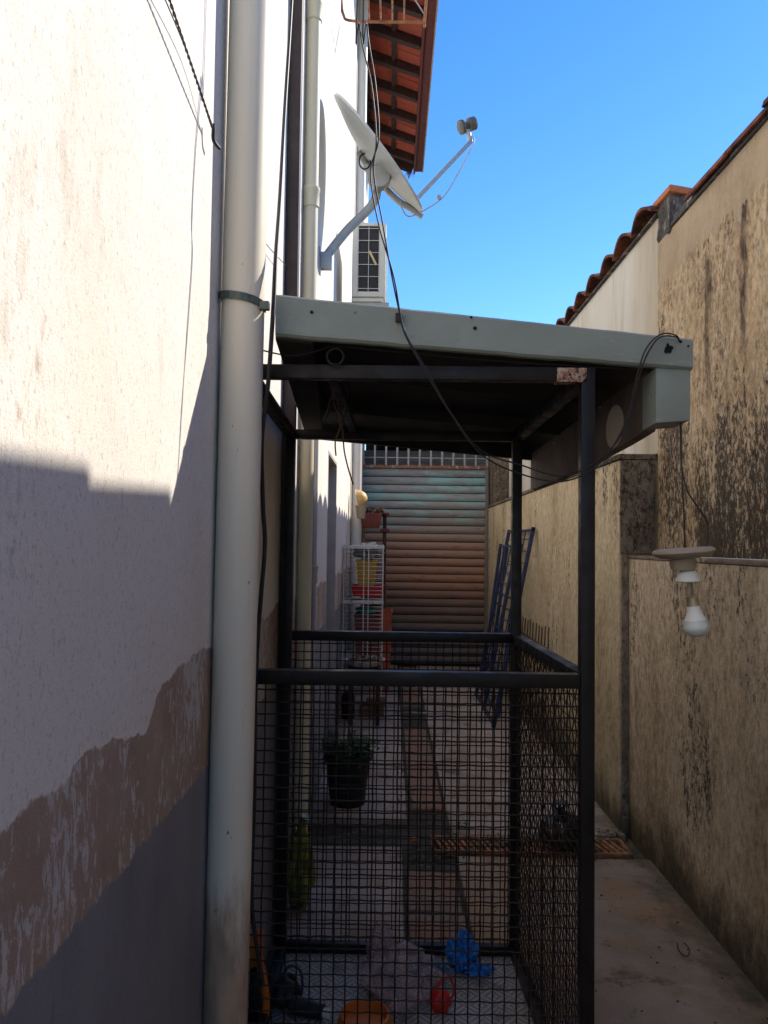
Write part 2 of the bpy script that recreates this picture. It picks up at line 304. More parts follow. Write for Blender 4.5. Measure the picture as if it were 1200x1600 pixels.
MAT['picket'] = simple('brown_rusted_bar', (0.10, 0.062, 0.042), 0.8, var=0.3, scale=20)
MAT['frame_steel'] = simple('grey_gate_frame', (0.20, 0.17, 0.14), 0.6, 0.2, var=0.2, dirt=(0.22, 0.11, 0.06), dirt_amt=0.55)
MAT['bar_steel'] = simple('pale_grille_bar', (0.36, 0.34, 0.31), 0.6, var=0.15, dirt=(0.25, 0.15, 0.1), dirt_amt=0.6)
def make_shutter():
    m = Mt('peeling_shutter_paint', 0.6, 0.15, 0.35)
    z = m.comp('Z')
    zz = m.ma('ADD', z, m.ma('MULTIPLY', m.ma('SUBTRACT', m.noise(1.6, (0.7, 1, 4), detail=6, rough=0.65), 0.5), 0.7))
    zn = m.ma('DIVIDE', zz, 2.7)
    c = m.ramp(zn, (0.10, (0.13, 0.11, 0.095)), (0.30, (0.19, 0.115, 0.08)), (0.42, (0.36, 0.18, 0.105)), (0.60, (0.37, 0.22, 0.15)),
               (0.70, (0.27, 0.24, 0.205)), (0.82, (0.34, 0.34, 0.31)), (0.98, (0.24, 0.24, 0.24)))
    teal = m.ma('MULTIPLY', m.mask(m.noise(2.4, (0.9, 1, 3.2), detail=7, rough=0.65, off=(1.4, 0, 0.3)), 0.47, 0.58), m.mask(zn, 0.62, 0.82))
    c = m.mix(m.ma('MULTIPLY', teal, 0.8), c, (0.27, 0.46, 0.42))
    t2 = m.ma('MULTIPLY', m.mask(m.noise(4, (0.7, 1, 3), detail=6, off=(7, 0, 3)), 0.62, 0.68), 0.55)
    c = m.mix(t2, c, (0.13, 0.22, 0.19))
    c = m.mix(m.ma('MULTIPLY', m.mask(m.noise(9, (0.35, 1, 2), detail=8, rough=0.75), 0.56, 0.66), 0.65), c, (0.17, 0.07, 0.035))
    c = m.mix(m.ma('MULTIPLY', m.mask(m.noise(25, (0.2, 1, 2), detail=6), 0.6, 0.7), 0.4), c, (0.05, 0.04, 0.035))
    m.col(c); m.bump(m.noise(40, detail=5), 0.25, 0.004); return m.m
MAT['shutter'] = make_shutter()
def make_tread():
    m = Mt('tread_plate_floor', 0.55, 0.1, 0.4)
    s = 18.0
    u = m.ma('MULTIPLY', m.comp('X'), s); v = m.ma('MULTIPLY', m.comp('Y'), s)
    par = m.ma('MODULO', m.ma('ADD', m.ma('FLOOR', m.ma('ADD', u, 200)), m.ma('FLOOR', m.ma('ADD', v, 200))), 2.0)
    l1 = m.ma('SINE', m.ma('MULTIPLY', m.ma('ADD', u, v), math.pi*2*2.0)); l2 = m.ma('SINE', m.ma('MULTIPLY', m.ma('SUBTRACT', u, v), math.pi*2*2.0))
    ln = m.ma('ADD', m.ma('MULTIPLY', par, l1), m.ma('MULTIPLY', m.ma('SUBTRACT', 1.0, par), l2))
    k = m.mask(ln, 0.1, 0.8)
    c = m.ramp(m.noise(5, detail=7), (0.3, (0.22, 0.20, 0.175)), (0.7, (0.34, 0.315, 0.285)))
    c = m.mix(m.ma('MULTIPLY', k, 0.7), c, (0.62, 0.60, 0.56))
    c = m.mix(m.ma('MULTIPLY', m.mask(m.noise(9, detail=7, off=(3, 3, 0)), 0.58, 0.68), 0.6), c, (0.12, 0.09, 0.06))
    m.col(c); m.bump(k, 0.7, 0.003); return m.m
MAT['tread'] = make_tread()
def make_bag(name, c, alpha):
    m = Mt(name, 0.25, 0, 0.5)
    m.col(m.ramp(m.noise(25, detail=4), (0.35, tuple(x*0.6 for x in c)), (0.65, c)))
    m.b.inputs['Alpha'].default_value = alpha
    m.bump(m.noise(50, detail=4), 0.6, 0.006); return m.m
MAT['clear_bag'] = make_bag('clear_pink_film', (0.60, 0.42, 0.40), 0.45)
MAT['blue_film'] = make_bag('blue_film', (0.02, 0.20, 0.62), 1.0)
MAT['pale_blue_film'] = make_bag('pale_blue_film', (0.16, 0.30, 0.45), 0.9)
MAT['red_plastic'] = simple('red_plastic', (0.55, 0.025, 0.015), 0.4, var=0.15)
MAT['orange_plastic'] = simple('orange_plastic', (0.56, 0.15, 0.02), 0.5, var=0.15, scale=14)
MAT['orange_crate'] = simple('faded_orange_plastic', (0.50, 0.115, 0.045), 0.55, var=0.15, scale=14)
MAT['yellow_plastic'] = simple('yellow_plastic', (0.55, 0.31, 0.03), 0.5, var=0.15)
MAT['teal_cloth'] = simple('teal_cloth', (0.10, 0.30, 0.28), 0.9, var=0.2)
MAT['grey_sack'] = simple('grey_sack', (0.38, 0.38, 0.38), 0.7, var=0.25, scale=20)
MAT['green_film'] = make_bag('yellow_green_film', (0.22, 0.24, 0.025), 1.0)
MAT['black_film'] = make_bag('black_film', (0.014, 0.013, 0.014), 1.0)
MAT['pot'] = simple('black_pot', (0.014, 0.014, 0.015), 0.55, var=0.3)
MAT['wood'] = simple('old_brown_plank', (0.20, 0.11, 0.06), 0.8, var=0.3, scale=12, dirt=(0.08, 0.05, 0.035))
MAT['red_shelf'] = simple('red_brown_shelf', (0.20, 0.055, 0.04), 0.7, var=0.2)
MAT['basin'] = simple('white_enamel_basin', (0.60, 0.58, 0.53), 0.5, var=0.1, dirt=(0.3, 0.25, 0.2))
MAT['bowl'] = simple('honey_yellow_bowl', (0.66, 0.42, 0.16), 0.5, var=0.15)
MAT['beige_plastic'] = simple('beige_plastic', (0.36, 0.29, 0.21), 0.5, var=0.1, scale=18, dirt=(0.36, 0.26, 0.18))
MAT['bulb'] = simple('frosted_bulb_glass', (0.62, 0.64, 0.58), 0.3, var=0.03, spec=0.5)
MAT['bulb_neck'] = simple('white_bulb_neck', (0.78, 0.76, 0.70), 0.4, var=0.04)
MAT['brass'] = simple('tarnished_cap', (0.42, 0.33, 0.22), 0.4, 0.6, var=0.2)
MAT['door'] = simple('grey_blue_door', (0.14, 0.15, 0.18), 0.6, var=0.1)
MAT['reveal'] = simple('reveal_plaster', (0.42, 0.37, 0.33), 0.85, var=0.15, scale=6, bump=0.3, dirt=(0.22, 0.18, 0.15), dirt_amt=0.62)
MAT['sheet'] = simple('grey_fibre_sheet', (0.26, 0.25, 0.245), 0.85, var=0.2, scale=4)
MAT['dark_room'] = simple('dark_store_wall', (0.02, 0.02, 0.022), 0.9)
MAT['paint_bit'] = simple('pale_chip', (0.6, 0.58, 0.5), 0.8)
def make_leaf(name, a, b):
    m = Mt(name, 0.5, 0, 0.3); m.col(m.ramp(m.noise(30, detail=3), (0.35, a), (0.65, b))); return m.m
MAT['leaf'] = make_leaf('green_leaf', (0.022, 0.06, 0.015), (0.07, 0.145, 0.035))
MAT['weed'] = make_leaf('weed_leaf', (0.03, 0.055, 0.012), (0.06, 0.10, 0.025))
MAT['dry_leaf'] = make_leaf('dry_leaf', (0.10, 0.05, 0.03), (0.25, 0.15, 0.09))

# ------------------------------------------------------------------ mesh helpers
class MB:
    def __init__(s): s.bm = bmesh.new()
    def box(s, lo, hi, bev=0.0, M=None):
        lo = Vector(lo); hi = Vector(hi)
        r = bmesh.ops.create_cube(s.bm, size=1.0); vs_ = r['verts']
        for v in vs_: v.co = Vector((lo[i] + (v.co[i]+0.5)*(hi[i]-lo[i]) for i in range(3)))
        if bev > 0:
            es = list({e for v in vs_ for e in v.link_edges})
            rr = bmesh.ops.bevel(s.bm, geom=es, offset=bev, segments=2, affect='EDGES', profile=0.6)
            vs_ = list({v for f in rr['faces'] for v in f.verts} | {v for v in vs_ if v.is_valid})
        if M is not None:
            for v in vs_: v.co = M @ v.co
        return s
    def bar(s, a, b, wd, ht=None, bev=0.003, upv=Vector((0, 0, 1)), roll=0):
        a = Vector(a); b = Vector(b); ht = ht or wd; d = b-a; L = d.length; d.normalize()
        if abs(d.dot(upv)) > 0.95: upv = Vector((0, 1, 0))
        x = d.cross(upv).normalized(); y = x.cross(d).normalized()
        M = Matrix((x, d, y)).transposed().to_4x4(); M.translation = a
        return s.box((-wd/2, 0, -ht/2), (wd/2, L, ht/2), bev, M)
    def tube(s, pts, r, n=8, cap=True, closed=False, rad=None):
        pts = [Vector(p) for p in pts]; rings = []; prev = None
        for i, p in enumerate(pts):
            if closed: d = pts[(i+1) % len(pts)] - pts[i-1]
            else: d = pts[min(i+1, len(pts)-1)] - pts[max(i-1, 0)]
            if d.length < 1e-9: d = Vector((0, 0, 1))
            d.normalize()
            if prev is None:
                t = Vector((0, 0, 1)) if abs(d.z) < 0.9 else Vector((1, 0, 0)); x = d.cross(t).normalized()
            else: x = (prev - d*prev.dot(d)).normalized()
            prev = x; y = d.cross(x); rr = rad[i] if rad else r
            rings.append([s.bm.verts.new(p + (x*math.cos(2*math.pi*k/n) + y*math.sin(2*math.pi*k/n))*rr) for k in range(n)])
        m = len(rings)
        for i in range(m if closed else m-1):
            A, B = rings[i], rings[(i+1) % m]
            for k in range(n): s.bm.faces.new((A[k], A[(k+1) % n], B[(k+1) % n], B[k]))
        if cap and not closed: s.bm.faces.new(rings[0][::-1]); s.bm.faces.new(rings[-1])
        return s
    def lathe(s, prof, n=24, M=None, cap0=True, cap1=True, wob=0):
        M = M or Matrix.Identity(4); rings = []
        for (r_, z_) in prof: rings.append([s.bm.verts.new(M @ Vector((r_*math.cos(2*math.pi*k/n), r_*math.sin(2*math.pi*k/n), z_))) for k in range(n)])
        for A, B in zip(rings, rings[1:]):
            for k in range(n): s.bm.faces.new((A[k], A[(k+1) % n], B[(k+1) % n], B[k]))
        if cap0: s.bm.faces.new(rings[0][::-1])
        if cap1: s.bm.faces.new(rings[-1])
        return s
    def prism(s, pts, vec):                              # a closed outline swept along vec
        A = [s.bm.verts.new(Vector(p)) for p in pts]; B = [s.bm.verts.new(Vector(p)+Vector(vec)) for p in pts]
        n = len(A); s.bm.faces.new(A[::-1]); s.bm.faces.new(B)
        for i in range(n): s.bm.faces.new((A[i], A[(i+1) % n], B[(i+1) % n], B[i]))
        return s
    def quad(s, *p): s.bm.faces.new([s.bm.verts.new(Vector(q)) for q in p]); return s
    def hexa(s, a, b, bev=0.0):                          # two matching quads -> solid
        A = [s.bm.verts.new(Vector(p)) for p in a]; B = [s.bm.verts.new(Vector(p)) for p in b]
        fs = [s.bm.faces.new(A[::-1]), s.bm.faces.new(B)]
        for i in range(4): fs.append(s.bm.faces.new((A[i], A[(i+1) % 4], B[(i+1) % 4], B[i])))
        if bev: bmesh.ops.bevel(s.bm, geom=list({e for f in fs for e in f.edges}), offset=bev, segments=2, affect='EDGES', profile=0.6)
        return s
    def blob(s, c, size, seed=0, amp=0.25, freq=3.0, sub=3, M=None, sharp=False):
        r = bmesh.ops.create_icosphere(s.bm, subdivisions=sub, radius=1.0)
        for v in r['verts']:
            d = v.co.normalized(); q = d*freq + Vector((seed*3.7, seed*1.3, seed*7.1))
            k = mnoise.noise(q)
            if sharp: k = abs(k)*2 - 0.6 + 0.5*mnoise.noise(q*2.7)
            p = d*(1 + amp*k); v.co = Vector(c) + Vector((p.x*size[0], p.y*size[1], p.z*size[2]))
        return s
    def mesh(s, name, angle=38):
        bmesh.ops.recalc_face_normals(s.bm, faces=s.bm.faces[:])
        me = bpy.data.meshes.new(name); s.bm.to_mesh(me); s.bm.free()
        me.polygons.foreach_set('use_smooth', [True]*len(me.polygons)); me.set_sharp_from_angle(angle=R(angle)); return me

def wloc(o):
    v = Vector((0, 0, 0))
    while o is not None: v += o.location; o = o.parent
    return v
def obj(name, mb, mat, parent=None, loc=None, kind=None):
    """mesh given in world coordinates -> object whose origin sits at its own base (or at loc)"""
    me = mb if isinstance(mb, bpy.types.Mesh) else mb.mesh(name)
    o = bpy.data.objects.new(name, me); COL.objects.link(o)
    if not me.materials: me.materials.append(MAT[mat] if isinstance(mat, str) else mat)
    base = Vector(loc) if loc is not None else None
    if base is None:
        if len(me.vertices):
            xs = [v.co for v in me.vertices]
            base = Vector(((min(p.x for p in xs)+max(p.x for p in xs))/2, (min(p.y for p in xs)+max(p.y for p in xs))/2, min(p.z for p in xs)))
        else: base = Vector()
        me.transform(Matrix.Translation(-base))
    o.location = base - (wloc(parent) if parent else Vector())
    if parent: o.parent = parent
    if kind: o['kind'] = kind
    return o
def inst(name, me, loc, parent, rot=(0, 0, 0), scl=(1, 1, 1)):
    o = bpy.data.objects.new(name, me); COL.objects.link(o); o.parent = parent
    o.location = Vector(loc) - wloc(parent); o.rotation_euler = rot; o.scale = scl; return o
def thing(name, label, cat, loc, group=None):
    o = bpy.data.objects.new(name, None); COL.objects.link(o); o.location = Vector(loc); o.empty_display_size = 0.1
    o['label'] = label; o['category'] = cat
    if group: o['group'] = group
    return o
def tag(o, label, cat, group=None):
    o['label'] = label; o['category'] = cat
    if group: o['group'] = group
    return o
def smooth(pts, n=8):                                   # Catmull-Rom through points
    pts = [Vector(p) for p in pts]; out = []
    for i in range(len(pts)-1):
        p0 = pts[max(i-1, 0)]; p1 = pts[i]; p2 = pts[i+1]; p3 = pts[min(i+2, len(pts)-1)]
        for k in range(n):
            t = k/n
            out.append(0.5*((2*p1) + (p2-p0)*t + (2*p0-5*p1+4*p2-p3)*t*t + (3*p1-p0-3*p2+p3)*t**3))
    out.append(pts[-1]); return out
def leaves(mb, pts, size, seed, droop=0.3):
    rn = random.Random(seed)
    for p in pts:
        a = rn.uniform(0, 6.283); t = rn.uniform(-0.5, 0.9); L = size*rn.uniform(0.6, 1.25); W = L*rn.uniform(0.45, 0.75)
        d = Vector((math.cos(a)*math.cos(t), math.sin(a)*math.cos(t), math.sin(t))); sd_ = d.cross(Vector((0, 0, 1))).normalized()
        n_ = sd_.cross(d); p = Vector(p)
        q = [p, p+d*L*0.45+sd_*W*0.5+n_*L*0.06, p+d*L-n_*L*droop*0.3, p+d*L*0.45-sd_*W*0.5+n_*L*0.06]
        mid = p+d*L*0.5-n_*L*0.03
        v = [mb.bm.verts.new(x) for x in q]; c = mb.bm.verts.new(mid)
        for i in range(4): mb.bm.faces.new((v[i], v[(i+1) % 4], c))

# ================================================================== THE SETTING
LX, RXL, RXU, RXF = -0.45, 1.36, 1.515, 1.31       # left wall, right wall (lower near, upper, lower far)
g = obj('ground', MB().quad((-400, -400, -0.03), (400, -400, -0.03), (400, 400, -0.03), (-400, 400, -0.03)), 'soil', loc=(0, 0, 0)); g['kind'] = 'structure'
def slab(x0, x1, y0, y1, mat, top=0.0, jig=0.006):
    mb = MB(); hz = lambda: top+random.uniform(-jig, jig)
    a = [(x0, y0, -0.04), (x1, y0, -0.04), (x1, y1, -0.04), (x0, y1, -0.04)]
    b = [(x0+random.uniform(0, .01), y0+random.uniform(0, .012), hz()), (x1-random.uniform(0, .01), y0+random.uniform(0, .012), hz()),
         (x1-random.uniform(0, .01), y1-random.uniform(0, .012), hz()), (x0+random.uniform(0, .01), y1-random.uniform(0, .012), hz())]
    mb.hexa(a, b, 0.006); return obj('paving_slab', mb, mat, g)
for y0, y1 in ((-2.5, 4.05),): slab(0.36, RXL+0.02, y0, y1-.004, 'concrete')
for y0, y1 in ((4.32, 5.75), (5.75, 7.15), (7.15, 8.7), (8.7, 10.24)): slab(0.36, RXF+0.02, y0+.012, y1-.012, 'concrete_pale')
for y0, y1 in ((-2.5, 1.2), (1.2, 3.15), (3.15, 4.15)): slab(LX, 0.085, y0, y1-.01, 'concrete_pale' if y0 > 3 else 'concrete')
for y0, y1 in ((4.52, 5.6), (5.6, 6.7), (6.7, 7.9), (7.9, 9.1), (9.1, 10.24)): slab(LX, 0.12, y0, y1-.014, 'concrete_pale', top=0.012)
yy = -2.4
while yy < 10.0:
    L = random.uniform(0.36, 0.50)
    if not (3.75 < yy < 4.35) and not (6.7 < yy < 7.6): slab(0.10 if yy < 4.3 else 0.14, 0.345, yy, min(yy+L, 10.24)-.016, 'terracotta_paver', top=-0.008)
    yy += L
# the gutter's cast grate across the alley
gr = thing('drain_grate', 'rusty slotted drain grate set across the concrete alley floor', 'grate', (0.8, 4.18, 0))
x0, x1, y0, y1 = 0.24, 1.285, 4.075, 4.295
for a, b, nm in (((x0, y0, -.02), (x1, y0+.022, .006), 'frame_bar'), ((x0, y1-.022, -.02), (x1, y1, .006), 'frame_bar'), ((x0, y0+.022, -.02), (x0+.02, y1-.022, .005), 'frame_bar'), ((x1-.02, y0+.022, -.02), (x1, y1-.022, .005), 'frame_bar')):
    obj(nm, MB().box(a, b, 0.002), 'rust_bar', gr)
gm = MB().bar((0.02, -0.086, 0), (-0.02, 0.086, 0), 0.016, 0.018, 0.002).mesh('grate_bar'); gm.materials.append(MAT['rust_bar'])
k = x0+0.045
while k < x1-0.03: inst('grate_bar', gm, (k, (y0+y1)/2, -0.006), gr); k += 0.034

# ------------------------------------------------------------------ house on the left
hs = thing('house', 'white plastered house wall with scraped paint and grey dado, filling the left side', 'house', (LX, 4, 0))
mb = MB()
D0, D1, DZ = 5.47, 6.36, 2.27
mb.box((LX-0.3, -3, -0.03), (LX, D0, 8.35)); mb.box((LX-0.3, D1, -0.03), (LX, 13.0, 8.35)); mb.box((LX-0.3, D0, DZ), (LX, D1, 8.35))
obj('wall', mb, 'left_wall', hs)
dr = obj('door', MB().box((LX-0.19, D0+.03, 0.0), (LX-0.15, D1-.03, DZ-.03), 0.004), 'door', hs)
obj('handle', MB().tube([(LX-0.15, D0+.12, 1.02), (LX-0.11, D0+.12, 1.02), (LX-0.11, D0+.23, 1.02)], 0.008), 'galv', dr)
obj('door_jamb', MB().box((LX-0.149, D1-.028, 0.0), (LX+.002, D1-.001, DZ-.001), 0.004), 'reveal', hs)
obj('door_jamb', MB().box((LX-0.149, D0+.001, 0.0), (LX+.002, D0+.028, DZ-.001), 0.004), 'reveal', hs)
obj('door_head', MB().box((LX-0.149, D0+.028, DZ-.028), (LX+.002, D1-.028, DZ-.002), 0.004), 'reveal', hs)
# eave: roof of clay tiles on rafters, seen from below
EX, EZ, SL = 0.355, 8.16, 0.34            # outer edge, height of the underside there, slope
Y0, Y1 = -1.0, 13.1
zr = lambda x: EZ + (EX-x)*SL
rf = thing('eave_roof', 'red clay tile eave with dark rafters high over the white wall', 'roof', (LX, 4, EZ))
y = 12.78; n = 0
while y > 0:
    a = Vector((LX-0.25, y, zr(LX-0.25)-0.035)); b = Vector((EX-0.03, y, zr(EX-0.03)-0.035))
    obj('rafter', MB().bar(a, b, 0.09, 0.12, 0.004), 'timber', rf); y -= 0.60
tl = 0.60
ang = math.atan(SL)
def tile_mesh(wd, L, rise, th, nseg=6):
    mb = MB(); A = []; B = []
    for i in range(nseg+1):
        u = i/nseg; yy_ = (u-0.5)*wd; h = rise*math.sin(math.pi*u) if True else 0
        A.append((0, yy_, h)); B.append((0, yy_, h+th))
    mb.prism(A + B[::-1], (L, 0, 0)); me = mb.mesh('tile', 50); return me
tmesh = tile_mesh(0.308, tl, 0.05, 0.018); tmesh.materials.append(MAT['tile'])
yy = 12.95; r_ = 0
while yy > 8.2:
    for row in range(3):
        x = EX + 0.06 - tl - row*0.50
        inst('roof_tile', tmesh, (x, yy, zr(x)+0.012+0.012*row + random.uniform(-.004, .004)), rf, (0, ang+0.03, random.uniform(-.02, .02)))
    yy -= 0.30
obj('roof_deck', MB().hexa([(LX-0.3, Y0, zr(LX-.3)+.10), (EX+.05, Y0, zr(EX+.05)+.10), (EX+.05, 8.1, zr(EX+.05)+.10), (LX-.3, 8.1, zr(LX-.3)+.10)],
                           [(LX-0.3, Y0, zr(LX-.3)+.13), (EX+.05, Y0, zr(EX+.05)+.13), (EX+.05, 8.1, zr(EX+.05)+.13), (LX-.3, 8.1, zr(LX-.3)+.13)]), 'tile', rf)
obj('roof_deck', MB().hexa([(LX-0.3, 8.1, zr(LX-.3)+.085), (EX+.05, 8.1, zr(EX+.05)+.085), (EX+.05, Y1, zr(EX+.05)+.085), (LX-.3, Y1, zr(LX-.3)+.085)],
                           [(LX-0.3, 8.1, zr(LX-.3)+.11), (EX+.05, 8.1, zr(EX+.05)+.11), (EX+.05, Y1, zr(EX+.05)+.11), (LX-.3, Y1, zr(LX-.3)+.11)]), 'tile', rf)
for bx in (-0.03, -0.42):
    obj('batten', MB().bar((bx, 0, zr(bx)-0.0), (bx, Y1-.06, zr(bx)-0.0), 0.07, 0.03, 0.002), 'timber', rf)
fb = obj('fascia_board', MB().box((EX-0.03, Y0, EZ-0.13), (EX, Y1, EZ+0.13), 0.004), 'fascia_wood', rf)
obj('eave_soffit', MB().box((EX+0.0015, Y0, EZ-0.085), (EX+0.12, Y1, EZ-0.06), 0.003), 'fascia_wood', rf)
obj('drip_edge', MB().box((EX+0.122, Y0, EZ-0.10), (EX+0.142, Y1, EZ+0.03), 0.003), 'fascia_edge', rf)
obj('end_rafter', MB().bar((LX-.1, Y1-.03, zr(LX-.1)-.02), (EX-.035, Y1-.03, zr(EX)-.03), 0.08, 0.18, 0.004), 'timber', rf)
ns = MB(); rn = random.Random(3); c0 = Vector((EX-0.10, Y1-0.05, EZ-0.11))
for i in range(60):
    a = c0+Vector((rn.gauss(0, .03), rn.gauss(0, .02), rn.gauss(0, .03))); ns.tube([a, a+Vector((rn.gauss(0, .02), rn.gauss(0, .02), -abs(rn.gauss(0.05, .06))))], 0.0025, 4)
tag(obj('bird_nest', ns, 'dry_leaf', kind=None), 'tuft of dry straw hanging from the end of the tiled eave', 'nest')

# drying rack of rusty rods, high on the wall
rk = thing('drying_rack', 'rusty rod drying rack fixed high on the white wall under the eave', 'rack', (LX, 5.4, 5.6))
rz = P(590, 34, 6.0).z
obj('frame', MB().tube(smooth([(LX, 6.02, rz+.22), (LX+.02, 6.0, rz+.06), (LX+.10, 6.0, rz+.005), (0.1, 6.0, rz), (0.215, 6.0, rz+.003), (0.225, 5.95, rz), (0.225, 4.7, rz)], 6), 0.011, 8), 'rust_bar', rk)
for px in (577, 595, 613, 631):
    q = P(px, 33, 6.0); obj('rod', MB().tube([(q.x, 5.995, rz+.008), (q.x-0.006, 4.7, rz+.012)], 0.007, 6), 'rust_bar', rk)
obj('brace', MB().tube([(0.215, 5.9, rz), (LX, 5.0, rz+.35)], 0.006, 6), 'galv', rk)

# ------------------------------------------------------------------ neighbour on the right
nb = thing('boundary_wall', 'stained lower boundary wall along the right side with mossy foot and ledge', 'wall', (RXL+.15, 1, 0))
obj('wall', MB().box((RXL, -3, -0.03), (RXL+0.45, 4.40, 1.535), 0.004), 'mildew_lower', nb)
def make_ledge():
    m = Mt('ledge_render', 0.9); c = m.ramp(m.noise(9, detail=6), (0.35, (0.14, 0.10, 0.075)), (0.65, (0.26, 0.2, 0.15)))
    c = m.mix(m.mask(m.noise(6, (1, 1, 1), detail=6, off=(0, 1, 0), rot=(0, 0, R(25))), 0.60, 0.64), c, (0.62, 0.49, 0.27)); m.col(c); m.bump(m.noise(50), 0.4, 0.008); return m.m
obj('ledge', MB().box((RXL-0.004, -3, 1.5365), (RXU-.001, 4.398, 1.556), 0.006), make_ledge(), nb)
nf = thing('ochre_wall', 'ochre streaked far wall beyond the recess, behind the blue frame', 'wall', (RXF+.1, 7, 0))
obj('wall', MB().box((RXF, 4.405, -0.03), (RXF+0.4, 10.36, 2.10), 0.006), 'mildew_far', nf)
obj('pier_face', MB().box((RXF+.012, 4.385, 0), (RXL-.001, 4.404, 1.56), 0.003), 'mildew_dark', nf)
obj('pier_face', MB().box((RXF+.004, 4.385, 1.562), (RXU-.002, 4.404, 2.10), 0.004), 'mildew_dark', nf)
obj('coping', MB().box((RXF-.012, 4.38, 2.102), (RXU-.002, 10.36, 2.135), 0.008), 'mildew_dark', nf)
nh = thing('neighbour_house', 'tall mildew-streaked and whitewashed side wall under clay tiles, right of the sky', 'house', (RXU+.2, 3, 1.55))
obj('wall', MB().box((RXU, -3, 1.558), (RXU+0.3, 4.36, 3.345), 0.005), 'mildew_upper', nh)
obj('gable_wall', MB().box((RXU+.004, 4.362, 2.137), (RXU+.3, 10.36, 3.50), 0.005), 'gable', nh)
obj('pilaster', MB().box((RXF+.02, 9.86, 2.137), (RXU+.003, 10.355, 2.85), 0.01), 'mildew_dark', nh)
# verge: near run of cap tiles laid along the wall, far run of barrel tiles laid across it
def cap_mesh(L, r, th):
    mb = MB(); A = []; B = []
    for i in range(9):
        a = math.pi*i/8; A.append((math.cos(a)*r, 0, math.sin(a)*r*0.75)); B.append((math.cos(a)*(r-th), 0, math.sin(a)*(r-th)*0.75))
    mb.prism(A + B[::-1], (0, L, 0)); return mb.mesh('cap', 50)
cm = cap_mesh(0.47, 0.095, 0.014); cm.materials.append(MAT['old_tile'])
y = -2.43
while y < 3.65:
    inst('verge_tile', cm, (RXU+.055+random.uniform(-.006, .006), y, 3.350+(0.018 if y < 2.5 else 0)), nh, (0.035, 0, random.uniform(-.015, .015))); y += 0.415
obj('verge_bed', MB().box((RXU-.012, -3, 3.347), (RXU+.16, 4.12, 3.368), 0.008).box((RXU+.0, -3, 3.3685), (RXU+.12, 4.12, 3.405), 0.008), 'mortar', nh)
bm2 = tile_mesh(0.40, 0.46, 0.075, 0.018, 8); bm2.materials.append(MAT['old_tile'])
y = 4.50; i = 0
while y < 10.2:
    inst('barrel_tile', bm2, (RXU-.045+random.uniform(-.008, .008), y, 3.512+random.uniform(-.006, .006)), nh, (0, -0.18, random.uniform(-.03, .03))); y += 0.372
obj('verge_bed', MB().box((RXU-.02, 4.33, 3.502), (RXU+.2, 10.3, 3.515), 0.004), 'mortar', nh)
mb = MB(); mb.box((RXU-.012, 4.14, 3.33), (RXU+.15, 4.35, 3.54), 0.03)
bmesh.ops.subdivide_edges(mb.bm, edges=mb.bm.edges[:], cuts=5, use_grid_fill=True)
for v in mb.bm.verts: v.co += Vector((mnoise.noise(v.co*9), mnoise.noise(v.co*9+Vector((5, 0, 0))), mnoise.noise(v.co*9+Vector((0, 5, 0)))))*0.022 + Vector((mnoise.noise(v.co*40), mnoise.noise(v.co*40+Vector((5, 0, 0))), mnoise.noise(v.co*40+Vector((0, 5, 0)))))*0.008
obj('mortar_block', mb, 'mortar', nh)
obj('clay_plug', MB().blob((RXU+.075, 4.125, 3.44), (.035, .02, .022), 2, .3, 2, 2), 'orange_clay', nh)
obj('ridge_tile', MB().hexa([(RXU-.02, 4.12, 3.545), (RXU+.16, 4.12, 3.515), (RXU+.16, 4.4, 3.535), (RXU-.02, 4.4, 3.555)], [(RXU-.015, 4.12, 3.585), (RXU+.16, 4.12, 3.555), (RXU+.16, 4.4, 3.575), (RXU-.015, 4.4, 3.60)], 0.01), 'orange_clay', nh)
obj('roof', MB().hexa([(RXU+.25, -3, 3.40), (RXU+4, -3, 3.9), (RXU+4, 4.2, 3.9), (RXU+.25, 4.2, 3.40)], [(RXU+.25, -3, 3.43), (RXU+4, -3, 3.93), (RXU+4, 4.2, 3.93), (RXU+.25, 4.2, 3.43)]), 'old_tile', nh)
obj('roof', MB().hexa([(RXU+.30, 4.3, 3.52), (RXU+4, 4.3, 4.1), (RXU+4, 10.3, 4.1), (RXU+.30, 10.3, 3.52)], [(RXU+.30, 4.3, 3.55), (RXU+4, 4.3, 4.13), (RXU+4, 10.3, 4.13), (RXU+.30, 10.3, 3.55)]), 'old_tile', nh)

# ------------------------------------------------------------------ roller shutter closing the alley, grille above
SY = 10.3
sh = thing('roller_shutter', 'rust-brown roller shutter with peeling teal paint closing the alley', 'shutter', (0.45, SY, 0))
sx0, sx1, st, sp = LX+.05, RXF-.045, 2.60, 0.1085
prof = []
for i in range(9):
    u = i/8; prof.append((u*sp*0.90, -0.016*math.sin(math.pi*min(1, u*1.05))**0.7 if 0 < i < 8 else 0))
pts = [(0, yv, zv) for zv, yv in prof] + [(0, 0.012, sp*0.90), (0, 0.012, 0)]
mb = MB(); mb.prism(pts, (sx1-sx0, 0, 0)); sm = mb.mesh('slat', 30); sm.materials.append(MAT['shutter'])
k = 0
while k*sp < st-0.05: inst('slat', sm, (sx0, SY, 0.02+k*sp), sh, (random.uniform(-.03, .03), random.uniform(-.0015, .0015), 0)); k += 1
obj('backing_sheet', MB().box((sx0-.02, SY+.014, 0), (sx1+.02, SY+.03, st)), 'dark_room', sh)
obj('guide_rail', MB().box((sx0-.06, SY-.04, 0), (sx0-.002, SY+.04, st+.02), 0.004), 'frame_steel', sh)
obj('guide_rail', MB().box((sx1+.002, SY-.04, 0), (RXF-.003, SY+.04, st+.02), 0.004), 'frame_steel', sh)
